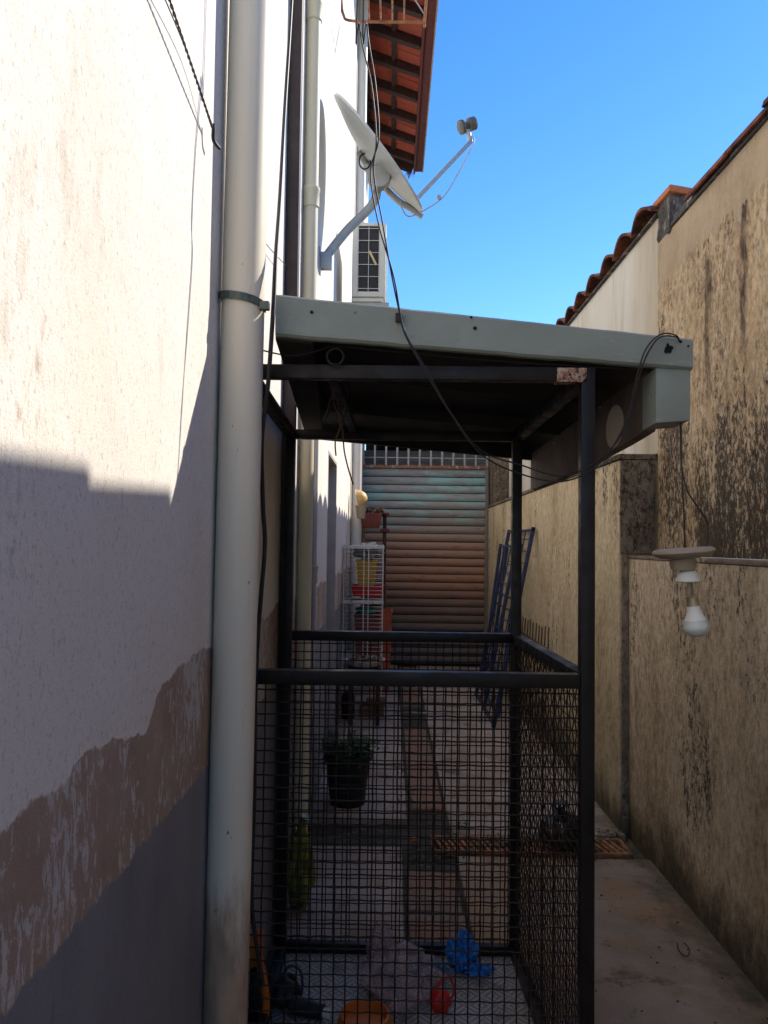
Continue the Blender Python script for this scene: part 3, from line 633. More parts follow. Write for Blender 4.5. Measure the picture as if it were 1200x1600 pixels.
obj('head_bar', MB().box((sx0-.06, SY-.035, st+.022), (RXF-.003, SY+.03, st+.06), 0.004), 'rust', sh)
gl = thing('bar_grille', 'row of upright pale bars above the rusty roller shutter', 'grille', (0.45, SY, st+.06))
bmx = MB().box((-.013, -.012, 0), (.013, .012, 0.62), 0.003).mesh('bar'); bmx.materials.append(MAT['bar_steel'])
for i in range(13): inst('bar', bmx, (sx0+0.03+i*0.151, SY, st+.06), gl)
obj('cross_bar', MB().box((sx0-.06, SY-.009, st+.16), (RXF, SY+.009, st+.172), 0.002), 'bar_steel', gl)
obj('cross_bar', MB().box((sx0-.06, SY-.014, st+.68), (RXF, SY+.014, st+.72), 0.002), 'bar_steel', gl)
sb = thing('store_shed', 'dark store room with grey sheet wall behind the bar grille', 'shed', (0.5, 12.5, 0))
obj('sheet_wall', MB().box((-0.44, 11.6, 0), (2.2, 11.64, 3.02), 0.002), 'sheet', sb)
for i in range(7): obj('sheet_rib', MB().tube([(-0.44, 11.59, 2.55+i*0.075), (2.2, 11.59, 2.55+i*0.075)], 0.014, 6), 'sheet', sb)
obj('back_wall', MB().box((-0.44, 13.2, 0), (2.5, 13.3, 3.4)), 'dark_room', sb)
obj('roof', MB().box((-0.44, SY+.1, 3.40), (2.6, 13.3, 3.46)), 'dark_room', sb)
obj('side_wall', MB().box((2.4, SY+.1, 0), (2.5, 13.19, 3.39)), 'dark_room', sb)

# ================================================================== THINGS ON THE LEFT WALL
def pipe(name, label, p, r, z0, z1, mat, joints=(), group='wall pipes', lean=0.0):
    t = thing(name, label, 'pipe', (p[0], p[1], z0), group)
    obj('tube', MB().tube([(p[0]+lean*(z0-1.6), p[1], z0), (p[0]+lean*(z1-1.6), p[1], z1)], r, 28), mat, t)
    for z in joints: obj('socket', MB().lathe([(r+.001, -.05), (r+.006, -.045), (r+.006, .03), (r+.009, .035), (r+.009, .05), (r+.001, .055)], 28, Matrix.Translation((p[0]+lean*(z-1.6), p[1], z)), False, False), mat, t)
    return t
dp = pipe('drainpipe', 'thick cream plastic drainpipe in the foreground with a strap around it', (-0.392, 1.97), 0.055, 0, 8.2, 'pvc_cream', (4.6,), lean=0.004)
zs = P(370, 462, 1.93).z
mb = MB(); ring = []
cx, cy = -0.392, 1.97
for i in range(15):
    a = R(-200+i*(205/14)); ring.append((cx+0.0585*math.cos(a), cy+0.0585*math.sin(a), zs+0.012-0.032*(i/14)))
for i in range(14):
    a, b = Vector(ring[i]), Vector(ring[i+1]); oa = Vector((a.x-cx, a.y-cy, 0)).normalized()*0.003; ob = Vector((b.x-cx, b.y-cy, 0)).normalized()*0.003; h = Vector((0, 0, .010))
    mb.hexa([a-h, a+h, a+h+oa, a-h+oa], [b-h, b+h, b+h+ob, b-h+ob])
obj('strap', mb, 'strap', dp)
obj('strap_end', MB().box((cx+.050, cy-.035, zs-.032), (cx+.075, cy-.015, zs-.010), 0.003), 'strap', dp)
pipe('downpipe', 'slimmer yellowed plastic pipe on the white wall next to the brown post', (-0.412, 3.72), 0.036, 0, 8.2, 'pvc_yellow', (P(495, 20, 3.72).z, 3.3))
pipe('conduit', 'thin grey conduit on the wall just before the doorway', (-0.434, 4.42), 0.0135, 0, 2.9, 'conduit', (1.42,))
pipe('downpipe', 'white downpipe at the far end of the house wall under the eave', (-0.388, 8.65), 0.056, 0, 8.3, 'pvc_white', (3.4, 6.3))
pipe('conduit', 'cream pipe standing at the far corner beside the shutter', (-0.405, 10.0), 0.035, 0, 3.6, 'pvc_yellow')
tag(obj('steel_post', MB().box((-0.446, 3.12, 0), (-0.395, 3.175, 4.6), 0.004), 'brown_post'), 'dark brown upright post against the white wall above the canopy', 'post')

# air conditioner
ax0, az0 = P(549, 470, 6.0).x, P(575, 470, 6.0).z
ac = thing('air_conditioner', 'off-white air conditioner outdoor unit with dark coil end on wall brackets', 'air conditioner', (ax0+.14, 6.4, az0))
ax1 = P(603, 400, 6.0).x; AH = P(575, 347, 6.0).z-az0
obj('casing', MB().box((ax0, 6.02, az0+.03), (ax1, 6.78, az0+AH), 0.012), 'ac_white', ac)
fx1 = P(592, 400, 6.0).x; i0 = P(559, 400, 6.0).x; i1 = P(593, 400, 6.0).x
obj('coil', MB().box((i0, 6.012, az0+.075), (i1, 6.0195, az0+AH-.03)), 'ac_fins', ac)
for a, b in (((ax0+.004, 6.0, az0+.035), (i0, 6.018, az0+AH-.004)), ((i1, 6.0, az0+.035), (ax1-.002, 6.018, az0+AH-.004)), ((i0+.001, 6.0, az0+AH-.03), (i1-.001, 6.018, az0+AH-.004)), ((i0+.001, 6.0, az0+.035), (i1-.001, 6.018, az0+.075))):
    obj('panel_edge', MB().box(a, b, 0.002), 'ac_white', ac)
for i in range(6): z = az0+.10+i*(AH-.15)/5; obj('guard_wire', MB().tube([(i0-.015, 6.004, z), (i1+.015, 6.004, z)], 0.0025, 5), 'guard_wire', ac)
for u in (0.02, 0.5, 0.98): x = i0+(i1-i0)*u; obj('guard_wire', MB().tube([(x, 6.001, az0+.08), (x, 6.001, az0+AH-.035)], 0.0025, 5), 'guard_wire', ac)
a = P(577, 392, 5.995); b = P(588, 414, 5.995); obj('sticker', MB().bar(a, b, 0.017, 0.002, 0.0, Vector((0, 1, 0))), 'sticker', ac)
obj('foot', MB().box((ax0, 6.01, az0), (ax1-.02, 6.09, az0+.028), 0.006), 'ac_white', ac)
obj('foot', MB().box((ax0, 6.7, az0), (ax1-.02, 6.77, az0+.028), 0.006), 'ac_white', ac)
for y in (6.05, 6.73): obj('bracket', MB().box((LX, y-.02, az0-.035), (ax1+.03, y+.02, az0-.002), 0.003), 'galv', ac)
for i in range(14): obj('front_louvre', MB().box((ax1, 6.10, az0+.10+i*.034), (ax1+.006, 6.70, az0+.112+i*.034), 0.001), 'ac_white', ac)

# satellite dish
dc = P(594, 242, 4.75)
ds = thing('satellite_dish', 'grey satellite dish seen from behind, on a bent arm bracketed to the wall', 'satellite dish', PX(497, 412, LX))
v_ = (dc-CAM).normalized(); rs = v_.cross(Vector((0, 0, 1))).normalized(); us = rs.cross(v_)
t1 = (rs*(-0.64)+us*0.768).normalized()
nn = (rs*0.768+us*0.64)*0.985 + v_*0.10; nn = (nn - t1*nn.dot(t1)).normalized(); t2 = nn.cross(t1)
MD = Matrix((t1, t2, nn)).transposed().to_4x4(); MD.translation = dc
RD = 0.425
mb = MB(); prof = []
for i in range(11): q = i/10; prof.append((0.001+RD*q, -0.075*(1-q*q)))
prof += [(RD+.010, 0.002), (RD+.012, -.012), (RD-.002, -.016)]
for i in range(10): q = 1-(i+1)/10; prof.append((0.001+RD*q, -0.075*(1-q*q)-.008))
mb.lathe(prof, 48, MD, False, False)
obj('reflector', mb, 'dish', ds)
def at(px, py, Y): return P(px, py, Y)
wb = PX(499, 408, LX)
e1 = at(592, 300, 4.66)
obj('mast', MB().tube(smooth([wb+Vector((.02, 0, 0)), wb.lerp(e1, 0.45)+Vector((0, 0, -.01)), wb.lerp(e1, 0.86)+Vector((.015, 0, -.012)), at(589, 286, 4.66)], 8), 0.028, 16), 'galv', ds)
obj('wall_plate', MB().box((LX, wb.y-.045, wb.z-.075), (LX+.008, wb.y+.045, wb.z+.075), 0.002), 'galv', ds)
obj('wall_lug', MB().box((LX+.009, wb.y-.026, wb.z-.05), (LX+.075, wb.y-.020, wb.z+.05), 0.002).box((LX+.009, wb.y+.020, wb.z-.05), (LX+.075, wb.y+.026, wb.z+.05), 0.002), 'galv', ds)
bc = MD @ Vector((0, 0, -.10))
cl = at(592, 279, 4.60)
obj('clamp', MB().lathe([(.066, -.035), (.070, -.025), (.070, .025), (.066, .035)], 22, Matrix.Translation(cl) @ Matrix.Rotation(R(90), 4, 'X')).bar(cl+Vector((.01, .015, -.01)), bc, 0.06, 0.05), 'galv', ds)
obj('bolt', MB().lathe([(.010, -.045), (.010, .0)], 6, Matrix.Translation(cl) @ Matrix.Rotation(R(90), 4, 'X')), 'hole', ds)
q0 = MD @ Vector((.10, 0, -.095)); q1 = MD @ Vector((-.10, 0, -.10)); q2 = MD @ Vector((-.26, 0, -.085)); q3 = MD @ Vector((-.37, 0, -.045)); q4 = MD @ Vector((-RD-.03, 0, -.015))
obj('back_yoke', MB().tube(smooth([q0, q1, q2, q3, q4], 6), 0.021, 10), 'galv', ds)
q3 = MD @ Vector((-RD+0.04, 0, 0.0))
ae = at(735, 222, dc.y+.13); ab = at(650, 312, dc.y-.02)
obj('feed_arm', MB().bar(ab, ae, 0.028, 0.028, 0.003), 'galv', ds)
l0 = at(728, 200, dc.y+.14)
ln = obj('feed_horn', MB().tube([ae, at(731, 205, dc.y+.135)], 0.016, 10), 'galv', ds)
ld = (dc - l0).normalized(); Ml = ld.to_track_quat('Z', 'Y').to_matrix().to_4x4(); Ml.translation = at(730, 196, dc.y+.14)
obj('horn_body', MB().lathe([(.030, -.06), (.042, -.055), (.042, -.012), (.022, -.006), (.022, .024), (.044, .03), (.046, .052), (.036, .058)], 18, Ml), 'lnb', ln)
mb = MB(); mb.tube(smooth([at(736, 208, dc.y+.14), at(741, 222, dc.y+.12), at(728, 248, dc.y+.08), at(705, 290, dc.y+.02), at(688, 312, dc.y), at(660, 330, dc.y), at(638, 338, dc.y-.06), at(628, 325, dc.y-.08), at(625, 312, dc.y-.08)], 8), 0.0042, 6)
obj('feed_cable', mb, 'grey_cable', ds)
obj('cable_tie', MB().box(at(686, 308, dc.y-.01)-Vector((.012, .006, .014)), at(686, 308, dc.y-.01)+Vector((.012, .006, .014)), 0.003), 'grey_cable', ds)
mb = MB(); c_ = at(570, 252, 4.66); mb.tube([c_+Vector((.035*math.cos(2*math.pi*i/20), 0, .05*math.sin(2*math.pi*i/20))) for i in range(20)], 0.005, 6, closed=True)
obj('cable_loop', mb, 'cable', ds)

# ================================================================== CAGE
CB = thing('wire_cage', 'black steel cage with rusty woven wire panels standing in the alley', 'cage', (0.05, 2.55, 0))
T = 0.038
YF, YB = 2.09, 3.06
def zat(px, py, Y): return P(px, py, Y).z
fl = Vector((-0.40, YF, 0)); fr = Vector((P(916, 1050, YF).x, YF, 0)); bl = Vector((P(449, 990, YB).x, YB, 0)); br = Vector((P(806, 990, YB).x, YB, 0))
zt_f = zat(650, 584, YF); zt_b = zat(650, 681, YB); zr_f = zat(650, 1060, YF); zr_b = zat(650, 995, YB)
for p, zt in ((fl, zt_f), (fr, zt_f), (bl, zt_b), (br, zt_b)):
    obj('post', MB().bar(p, (p.x, p.y, zt+T/2), T, T, 0.003), 'black_steel', CB)
h = T/2
def rail(nm, a, b, m='black_steel', w_=T, hh=T): return obj(nm, MB().bar(a, b, w_-.002, hh, 0.003), m, CB)
ex = Vector((h+.001, 0, 0)); ey = Vector((0, h+.001, 0))
Z = lambda p, z: Vector((p.x, p.y, z))
rail('top_rail', Z(fl, zt_f)+ex, Z(fr, zt_f)-ex); rail('top_rail', Z(bl, zt_b)+ex, Z(br, zt_b)-ex)
rail('top_rail', Z(fl, zt_f)+ey, Z(bl, zt_b)-ey); rail('top_rail', Z(fr, zt_f)+ey, Z(br, zt_b)-ey)
rail('middle_rail', Z(fl, zr_f)+ex, Z(fr, zr_f)-ex); rail('middle_rail', Z(bl, zr_b)+ex, Z(br, zr_b)-ex)
rail('middle_rail', Z(fr, zr_f)+ey, Z(br, zr_b)-ey)
rail('bottom_rail', Z(fl, .03)+ex, Z(fr, .03)-ex); rail('bottom_rail', Z(bl, .03)+ex, Z(br, .03)-ex); rail('bottom_rail', Z(fr, .03)+ey, Z(br, .03)-ey); rail('bottom_rail', Z(fl, .03)+ey, Z(bl, .03)-ey)
obj('rusted_end', MB().box((P(868, 590, YF).x, YF-h-.003, zt_f-h-.003), (P(914, 590, YF).x, YF+h+.003, zt_f+h-.002), 0.003), 'rusted_paint', CB)
rail('roof_strut', P(520, 588, 2.13), P(552, 671, 3.03), 'black_steel', 0.03, 0.03)
obj('cage_floor', MB().box((fl.x+.02, YF+.02, 0.006), (fr.x-.02, YB-.02, 0.014), 0.001), 'tread', CB)
def wiremesh(a, b, z0, z1, step, r=0.0021):
    """woven crimped wire: a, b ends of the panel on plan"""
    a = Vector(a); b = Vector(b); d = b-a; L = d.length; d.normalize(); nrm = Vector((d.y, -d.x, 0)); mb = MB()
    nu = int(L/step); nv = int((z1-z0)/step); off = 0.0024
    rn = random.Random(int(L*1000))
    for i in range(nu+1):
        u = (i+0.5)*step; jj = rn.uniform(-.0015, .0015); pts = []
        if u > L: break
        pts.append(a+d*(u+jj)+Vector((0, 0, z0)))
        for j in range(nv+1):
            zc = z0+(j+0.5)*step; sgn = 1 if (i+j) % 2 else -1
            if zc > z1: break
            pts.append(a+d*(u+jj+rn.uniform(-.0008, .0008))+nrm*off*sgn+Vector((0, 0, zc)))
        pts.append(a+d*(u+jj)+Vector((0, 0, z1))); mb.tube(pts, r, 4, cap=False)
    for j in range(nv+1):
        zc = z0+(j+0.5)*step; jj = rn.uniform(-.0015, .0015); pts = [a+Vector((0, 0, zc))]
        if zc > z1: break
        for i in range(nu+1):
            u = (i+0.5)*step; sgn = -1 if (i+j) % 2 else 1
            if u > L: break
            pts.append(a+d*u+nrm*off*sgn+Vector((0, 0, zc+jj+rn.uniform(-.0008, .0008))))
        pts.append(b+Vector((0, 0, zc))); mb.tube(pts, r, 4, cap=False)
    return mb
obj('mesh_panel', wiremesh(fl+ex, fr-ex, .05, zr_f-h, 0.0325), 'mesh_wire', CB)
obj('mesh_panel', wiremesh(bl+ex, br-ex, .05, zr_b-h, 0.0325), 'mesh_wire', CB)
obj('mesh_panel', wiremesh(fr+ey, br-ey, .05, min(zr_b, zr_f)-h, 0.0325), 'mesh_wire', CB)

# ================================================================== CANOPY
cp = thing('canopy', 'grey-green wooden canopy laid over the cage with dark underside', 'canopy', (0.2, 2.7, 2.1))
A = P(430, 459, 2.0); B = P(1083, 529, 2.07); A2 = P(430, 524, 2.0); B2 = P(1083, 577, 2.07)
dv = Vector((-0.052, 1, -0.05)); dvn = dv.normalized()
# front board with a slightly worn, uneven lower edge
mb = MB(); n = 40; th = dvn*0.024; rows = []
for i in range(n+1):
    u = i/n; t_ = A.lerp(B, u); b_ = A2.lerp(B2, u)
    t_ = t_+Vector((0, 0, 0.002*mnoise.noise(Vector((u*14, 0, 0))))); b_ = b_+Vector((0, 0, 0.003*mnoise.noise(Vector((u*18, 3, 0)))))
    r_ = (b_-t_).normalized()*0.007
    rows.append([mb.bm.verts.new(x) for x in (t_+th*0.25, t_+r_*-0+Vector((0, 0, -.006)), b_+Vector((0, 0, .006)), b_+th*0.3, b_+th, t_+th)])
for i in range(n):
    for k in range(6): mb.bm.faces.new((rows[i][k], rows[i][(k+1) % 6], rows[i+1][(k+1) % 6], rows[i+1][k]))
mb.bm.faces.new(rows[0]); mb.bm.faces.new(rows[-1][::-1])
obj('front_board', mb, 'board', cp)
LEN = 1.52
dz = lambda z: Vector((0, 0, z))
s0 = dvn*0.0265; s1 = dvn*LEN
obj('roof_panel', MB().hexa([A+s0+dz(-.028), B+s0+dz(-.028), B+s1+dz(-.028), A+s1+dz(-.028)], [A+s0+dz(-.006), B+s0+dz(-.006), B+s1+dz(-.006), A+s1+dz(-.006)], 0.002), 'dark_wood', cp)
rx = (B-A).normalized()
# crosswise joists and side boards
for u in (0.33, 0.66):
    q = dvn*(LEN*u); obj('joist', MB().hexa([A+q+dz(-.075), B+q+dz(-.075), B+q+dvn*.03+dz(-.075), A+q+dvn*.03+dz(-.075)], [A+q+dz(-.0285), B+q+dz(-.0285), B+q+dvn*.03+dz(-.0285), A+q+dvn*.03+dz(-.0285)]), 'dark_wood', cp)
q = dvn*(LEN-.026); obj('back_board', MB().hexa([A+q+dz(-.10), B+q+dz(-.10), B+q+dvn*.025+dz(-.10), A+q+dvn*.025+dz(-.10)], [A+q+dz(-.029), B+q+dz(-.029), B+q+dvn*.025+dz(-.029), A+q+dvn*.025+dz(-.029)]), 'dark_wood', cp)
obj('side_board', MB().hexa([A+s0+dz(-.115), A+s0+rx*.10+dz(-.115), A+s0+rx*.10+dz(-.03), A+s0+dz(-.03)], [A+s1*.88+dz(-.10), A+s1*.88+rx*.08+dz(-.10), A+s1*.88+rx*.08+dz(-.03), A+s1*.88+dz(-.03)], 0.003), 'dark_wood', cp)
# deep board on the right, block at its front end
bF = P(1025, 572, 2.077); bR = P(1079, 572, 2.079); bB = P(1025, 661, 2.077); 
blk = obj('corner_block', MB().hexa([bF+dz(-.002), bR+dz(-.004), P(1079, 657, 2.079), bB], [bF+dvn*.10+dz(-.006), bR+dvn*.10+dz(-.006), P(1079, 657, 2.079)+dvn*.10, bB+dvn*.10], 0.004), 'board', cp)
it = bF+dvn*.103+rx*.012
tp = []; bt = []; n = 16
mb = MB(); rows = []
for i in range(n+1):
    u = i/n; q = it+dvn*(LEN-.12)*u; top = q+dz(.012); z_b = bB.z + dvn.z*(LEN-.12)*u - 0.004 + 0.008*mnoise.noise(Vector((u*6, 1, 1))) - (0.018*math.sin(math.pi*u))
    b_ = Vector((q.x, q.y, z_b)); rows.append([mb.bm.verts.new(x) for x in (top, b_, b_+rx*.028, top+rx*.028)])
for i in range(n):
    for k in range(4): mb.bm.faces.new((rows[i][k], rows[i][(k+1) % 4], rows[i+1][(k+1) % 4], rows[i+1][k]))
mb.bm.faces.new(rows[0]); mb.bm.faces.new(rows[-1][::-1])
sbd = obj('deep_side_board', mb, 'side_wood', cp)
# oval pale patch and screw holes on the inner face
nface = rx*-1
def on_side(px, py):                       # a pixel on the inner face of the deep board
    d = ray(px, py); nf_ = dvn.cross(Vector((0, 0, 1))).normalized(); return CAM + d*((it-CAM).dot(nf_)/d.dot(nf_))
c_ = on_side(961, 667); e_ = on_side(961, 634); f_ = on_side(974, 662)
mb = MB(); ra = abs(e_.z-c_.z)*1.0; rb = (f_-c_).length*1.05
vs_ = [mb.bm.verts.new(c_+nface*.003+dvn*rb*math.cos(2*math.pi*i/28)+dz(ra*math.sin(2*math.pi*i/28))) for i in range(28)]; f0 = mb.bm.faces.new(vs_)
ext = bmesh.ops.extrude_face_region(mb.bm, geom=[f0])
for v in ext['geom']:
    if isinstance(v, bmesh.types.BMVert): v.co += rx*.0025
obj('round_patch', mb, 'patch', cp)
for px, py in ((939, 637), (866, 692)): c_ = on_side(px, py); obj('screw', MB().blob(c_+nface*.003, (.004, .004, .004), 1, 0, 1, 1), 'paint_bit', cp)
def on_front(px, py):
    d = ray(px, py); nf_ = dvn; return CAM + d*((A-CAM).dot(nf_)/d.dot(nf_))
def disc(c, r, nrm_, th_=0.002, n_=14, wob=0):
    M_ = nrm_.to_track_quat('Z', 'Y').to_matrix().to_4x4(); M_.translation = c
    mb_ = MB(); mb_.lathe([(r, 0), (r*.95, th_)], n_, M_)
    if wob:
        for v in mb_.bm.verts: v.co += (v.co-c)*wob*mnoise.noise(v.co*120)
    return mb_
fn = (A2-A).cross(rx).normalized()
if fn.y > 0: fn = -fn
def on_board(px, py):
    d = ray(px, py); return CAM + d*((A-CAM).dot(fn)/d.dot(fn))
for px, py, r_ in ((487, 488, .0045), (736, 496, .0035), (742, 513, .005), (1063, 534, .004), (1075, 541, .003)): obj('screw_hole', disc(on_board(px, py)-fn*.002+fn*.0035, r_, fn, 0.0015), 'hole', cp)
obj('torn_hole', disc(on_board(1043, 545)+fn*.0015, .012, fn, 0.0015, 18, 0.9), 'hole', cp)

# ================================================================== CABLES
yf = 1.972
def cab(name, pts, r, mat, label, cat='cable', n=6, sm=8):
    return tag(obj(name, MB().tube(smooth(pts, sm), r, n), mat), label, cat)
# pair of coaxial cables: eave -> front board -> slack loop -> torn hole
def pair(dx, sag, lab, seed):
    pts = [(-0.03+dx*.3, 2.1, 6.3), P(562+dx*700, -100, 2.02), P(562+dx*900, 40, 2.0), P(580+dx*500, 130, 1.985), P(588+dx*300, 215, 1.98), P(584-dx*400, 270, 1.98), P(598-dx*500, 350, 1.975), P(612+dx*200, 430, 1.972), P(625+dx*60, 492, 1.985-.012),
           P(634+dx*100, 525, 1.97), P(664+dx*300, 580, 1.96), P(700+dx*100, 640, 1.97), P(750, 708+sag*.4, 2.0), P(812, 740+sag, 2.03), P(880, 752+sag*.6, 2.04), P(935, 725+sag*.5, 2.05), P(975, 665+dx*500, 2.05), P(997+dx*300, 580, 2.045), P(1012+dx*500, 541, 2.045), P(1034, 522+dx*300, 2.042), P(1056, 524+dx*200, 2.05), P(1062, 534, 2.06)]
    return cab('coaxial_cable', pts, 0.0021, 'cable', lab)
pair(0.0, 0, 'black coaxial cable hanging past the dish, lower in the loop under the canopy', 1)
pair(0.013, -14, 'black coaxial cable hanging past the dish, upper in the loop under the canopy', 2)
tag(obj('cable_clip', MB().box(on_board(622, 498)+fn*.012-Vector((.008, .004, .012)), on_board(622, 498)+fn*.012+Vector((.010, .008, .012)), 0.002), 'black_plastic'), 'small black cable clip on the front board of the canopy', 'clip')
cab('power_cable', [P(458, -40, 2.6), P(452, 60, 2.5), P(445, 170, 2.35), P(438, 300, 2.15), P(431, 400, 1.99), P(427, 480, 1.955), P(423, 545, 1.955), P(418, 610, 1.965), P(409, 690, 1.99), P(411, 790, 2.02), P(414, 850, 2.03), P(408, 930, 2.035), P(402, 1010, 2.04), P(399, 1100, 2.04), P(397, 1250, 2.045), P(393, 1400, 2.05), P(400, 1470, 2.055), P(411, 1540, 2.055)], 0.0058, 'cable', 'thick black cable running down beside the cream drainpipe', n=8)
# twisted wires tied behind the drainpipe
ta, tb = PX(258, -20, LX+.03), PX(333, 203, LX+.022)
mb = MB(); d = tb-ta; x_ = d.normalized().cross(Vector((1, 0, 0))).normalized(); y_ = d.normalized().cross(x_)
for ph in (0, math.pi):
    pts = []
    for i in range(70): u = i/69; a = u*math.pi*22+ph; pts.append(ta.lerp(tb, u)+(x_*math.cos(a)+y_*math.sin(a))*0.0018)
    mb.tube(pts, 0.0016, 5)
tw = tag(obj('twisted_wire', mb, 'cable'), 'black twisted wire slanting down the white wall to the drainpipe', 'wire')
cab('thin_wire', [PX(250, -20, LX+.02), PX(297, 95, LX+.014), PX(330, 198, LX+.02)], 0.0013, 'cable', 'thin single wire beside the twisted wire on the white wall', 'wire', 5)
cab('taped_joint', [tb+Vector((0, 0, .014)), tb+Vector((0, .002, -.0)), tb+Vector((0, .008, -.022)), PX(343, 232, LX+.03)], 0.0045, 'cable', 'black taped wire joint beside the drainpipe', 'joint', 6, 4)
cab('thin_wire', [P(400, 545, 2.03), P(455, 556, 2.04), P(500, 547, 2.06), P(524, 541, 2.06), P(600, 548, 2.06), P(760, 563, 2.07), P(900, 572, 2.08), P(1000, 578, 2.1)], 0.0022, 'cable', 'thin black wire strung under the front board of the canopy', 'wire', 5)
c_ = P(524, 557, 2.058); tag(obj('cable_coil', MB().tube([c_+Vector((.0225*math.cos(2*math.pi*i/24), .003*math.sin(i), .0225*math.sin(2*math.pi*i/24))) for i in range(24)], 0.0035, 6, closed=True), 'cable'), 'small dark ring of cable hanging under the canopy front', 'coil')
for pts, mt_, lb in (([(524, 575), (527, 620), (531, 665), (524, 690), (525, 712)], 'brown_cable', 'short brown wire end dangling under the canopy'),
                     ([(520, 590), (522, 630), (534, 665), (538, 705), (545, 735), (552, 757)], 'brown_cable', 'longer brown wire end dangling in front of the white wall'),
                     ([(524, 590), (515, 630), (507, 655), (505, 662), (514, 645), (521, 628), (530, 640), (537, 652)], 'cable', 'looped dark wire bunched under the canopy'),
                     ([(545, 590), (541, 640), (535, 656), (528, 664), (520, 662), (533, 635), (538, 628), (534, 642)], 'cable', 'dark wire knot beside the strut under the canopy')):
    cab('wire_end', [P(x, y, 2.5) for x, y in pts], 0.0026, mt_, lb, 'wire', 5)
cab('thin_wire', [PX(411, 375, LX+.01), PX(425, 392, LX+.02), PX(447, 415, LX+.03)], 0.0016, 'cable', 'thin wire curving on the white wall toward the brown post', 'wire', 5)

# pendant bulb
bp = P(1068, 862, 2.06)
pb = thing('pendant_bulb', 'unlit white bulb hanging in a beige lampholder before the right wall', 'bulb', bp)
M_ = Matrix.Translation(bp) @ Matrix.Rotation(R(-5), 4, 'Y')
k = 2.06/1200
obj('ceiling_rose', MB().lathe([(.006, .010), (42*k, .009), (46*k, .005), (47*k, -.001), (44*k, -.008), (34*k, -.015), (21*k, -.018)], 28, M_), 'beige_plastic', pb)
M2 = Matrix.Translation(P(1067, 884, 2.06)) @ Matrix.Rotation(R(-3), 4, 'Y')
obj('holder', MB().lathe([(19*k, .020), (18.5*k, -.004), (17*k, -.011), (13*k, -.012)], 22, M2), 'beige_plastic', pb)
M3 = Matrix.Translation(P(1075, 902, 2.06)) @ Matrix.Rotation(R(-2), 4, 'Y')
obj('skirt', MB().lathe([(11*k, .018), (15*k, .010), (18.5*k, -.010), (17*k, -.012), (8*k, -.006)], 22, M3), 'bulb_neck', pb)
obj('stem', MB().tube([P(1076, 908, 2.06), P(1077, 932, 2.06)], 3.2*k, 8).tube([P(1080, 908, 2.075), P(1082, 930, 2.075)], 2.4*k, 6), 'beige_plastic', pb)
M4 = Matrix.Translation(P(1083, 946, 2.06)) @ Matrix.Rotation(R(-8), 4, 'Y')
obj('screw_cap', MB().lathe([(7*k, .028), (9.5*k, .024), (9*k, .018), (9.8*k, .014), (9.2*k, .009), (10*k, .004), (10*k, -.001)], 20, M4), 'brass', pb)
obj('neck', MB().lathe([(10*k, -.001), (10.5*k, -.012), (13*k, -.026), (16.5*k, -.038)], 24, M4, False, False), 'bulb_neck', pb)
pr = [(16.7*k, -.038)]
for i in range(10): a = R(8+i*9); pr.append((20*k*math.cos(a-R(10)) if i else 18.6*k, -.047-.036*math.sin(a)))
pr.append((.002, -.0838))
obj('glass', MB().lathe(pr, 24, M4, False, True), 'bulb', pb)
cab('lamp_wire', [P(1064, 660, 2.11), P(1065, 700, 2.09), P(1066, 760, 2.07), P(1069, 815, 2.06), P(1070, 858, 2.06)], 0.0022, 'cable', 'straight thin wire from the canopy corner down to the bulb holder', 'wire', 5)
cab('lamp_wire', [P(1063, 665, 2.12), P(1064, 720, 2.09), P(1072, 762, 2.07), P(1085, 785, 2.06), P(1103, 812, 2.06), P(1106, 835, 2.06), P(1102, 860, 2.06)], 0.0024, 'cable', 'bent thin wire with a kink beside the bulb holder', 'wire', 5)

# ================================================================== BACK OF THE ALLEY
# blue frames leaning on the ochre wall
def lean_frame(label, yb0, yb1, xb, zt, xt, grp, stiles, bars):
    t = thing('leaning_frame', label, 'frame', (xb, (yb0+yb1)/2, 0), grp)
    f = lambda y, u: Vector((xb+(xt-xb)*u, y, zt*u))
    for y in stiles: obj('stile', MB().bar(f(y, 0.0), f(y, 1), 0.035, 0.03, 0.002, Vector((0, 1, 0))), 'blue_steel', t)
    for u in (0.015, 0.985): obj('end_rail', MB().bar(f(yb0, u), f(yb1, u), 0.026, 0.024, 0.002), 'blue_steel', t)
    for i in range(bars): u = 0.06+0.88*i/(bars-1); obj('cross_wire', MB().tube([f(yb0, u)+Vector((.012, 0, 0)), f(yb1, u)+Vector((.012, 0, 0))], 0.006, 6), 'blue_steel', t)
    ym = 0.5*(stiles[0]+stiles[1])
    for y in (0.5*(stiles[0]+stiles[1]), 0.5*(stiles[-2]+stiles[-1])): obj('upright_wire', MB().tube([f(y, 0.015), f(y, .985)], 0.006, 6), 'blue_steel', t)
    return t
lean_frame('blue steel mesh frame leaning on the ochre wall, nearer and longer one', 6.83, 8.25, 0.93, 1.77, RXF-.035, 'blue leaning frames', (6.845, 7.55, 8.235), 15)
lean_frame('blue steel mesh frame leaning on the ochre wall, shorter one tucked behind', 7.25, 8.6, 1.03, 1.62, RXF-.075, 'blue leaning frames', (7.27, 8.1, 8.585), 14)
pf = thing('picket_panel', 'low rusty picket panel standing against the ochre wall', 'panel', (1.27, 6.95, 0))
pm = MB().bar((0, 0, 0), (0, 0, 0.93), 0.011, 0.011, 0.002).mesh('picket'); pm.materials.append(MAT['picket'])
for i in range(12): inst('picket', pm, (RXF-.07, 6.20+i*0.133, 0.005), pf, (random.uniform(-.012, .012), 0.045, 0), (1, 1, 1+random.uniform(-.02, .02)))
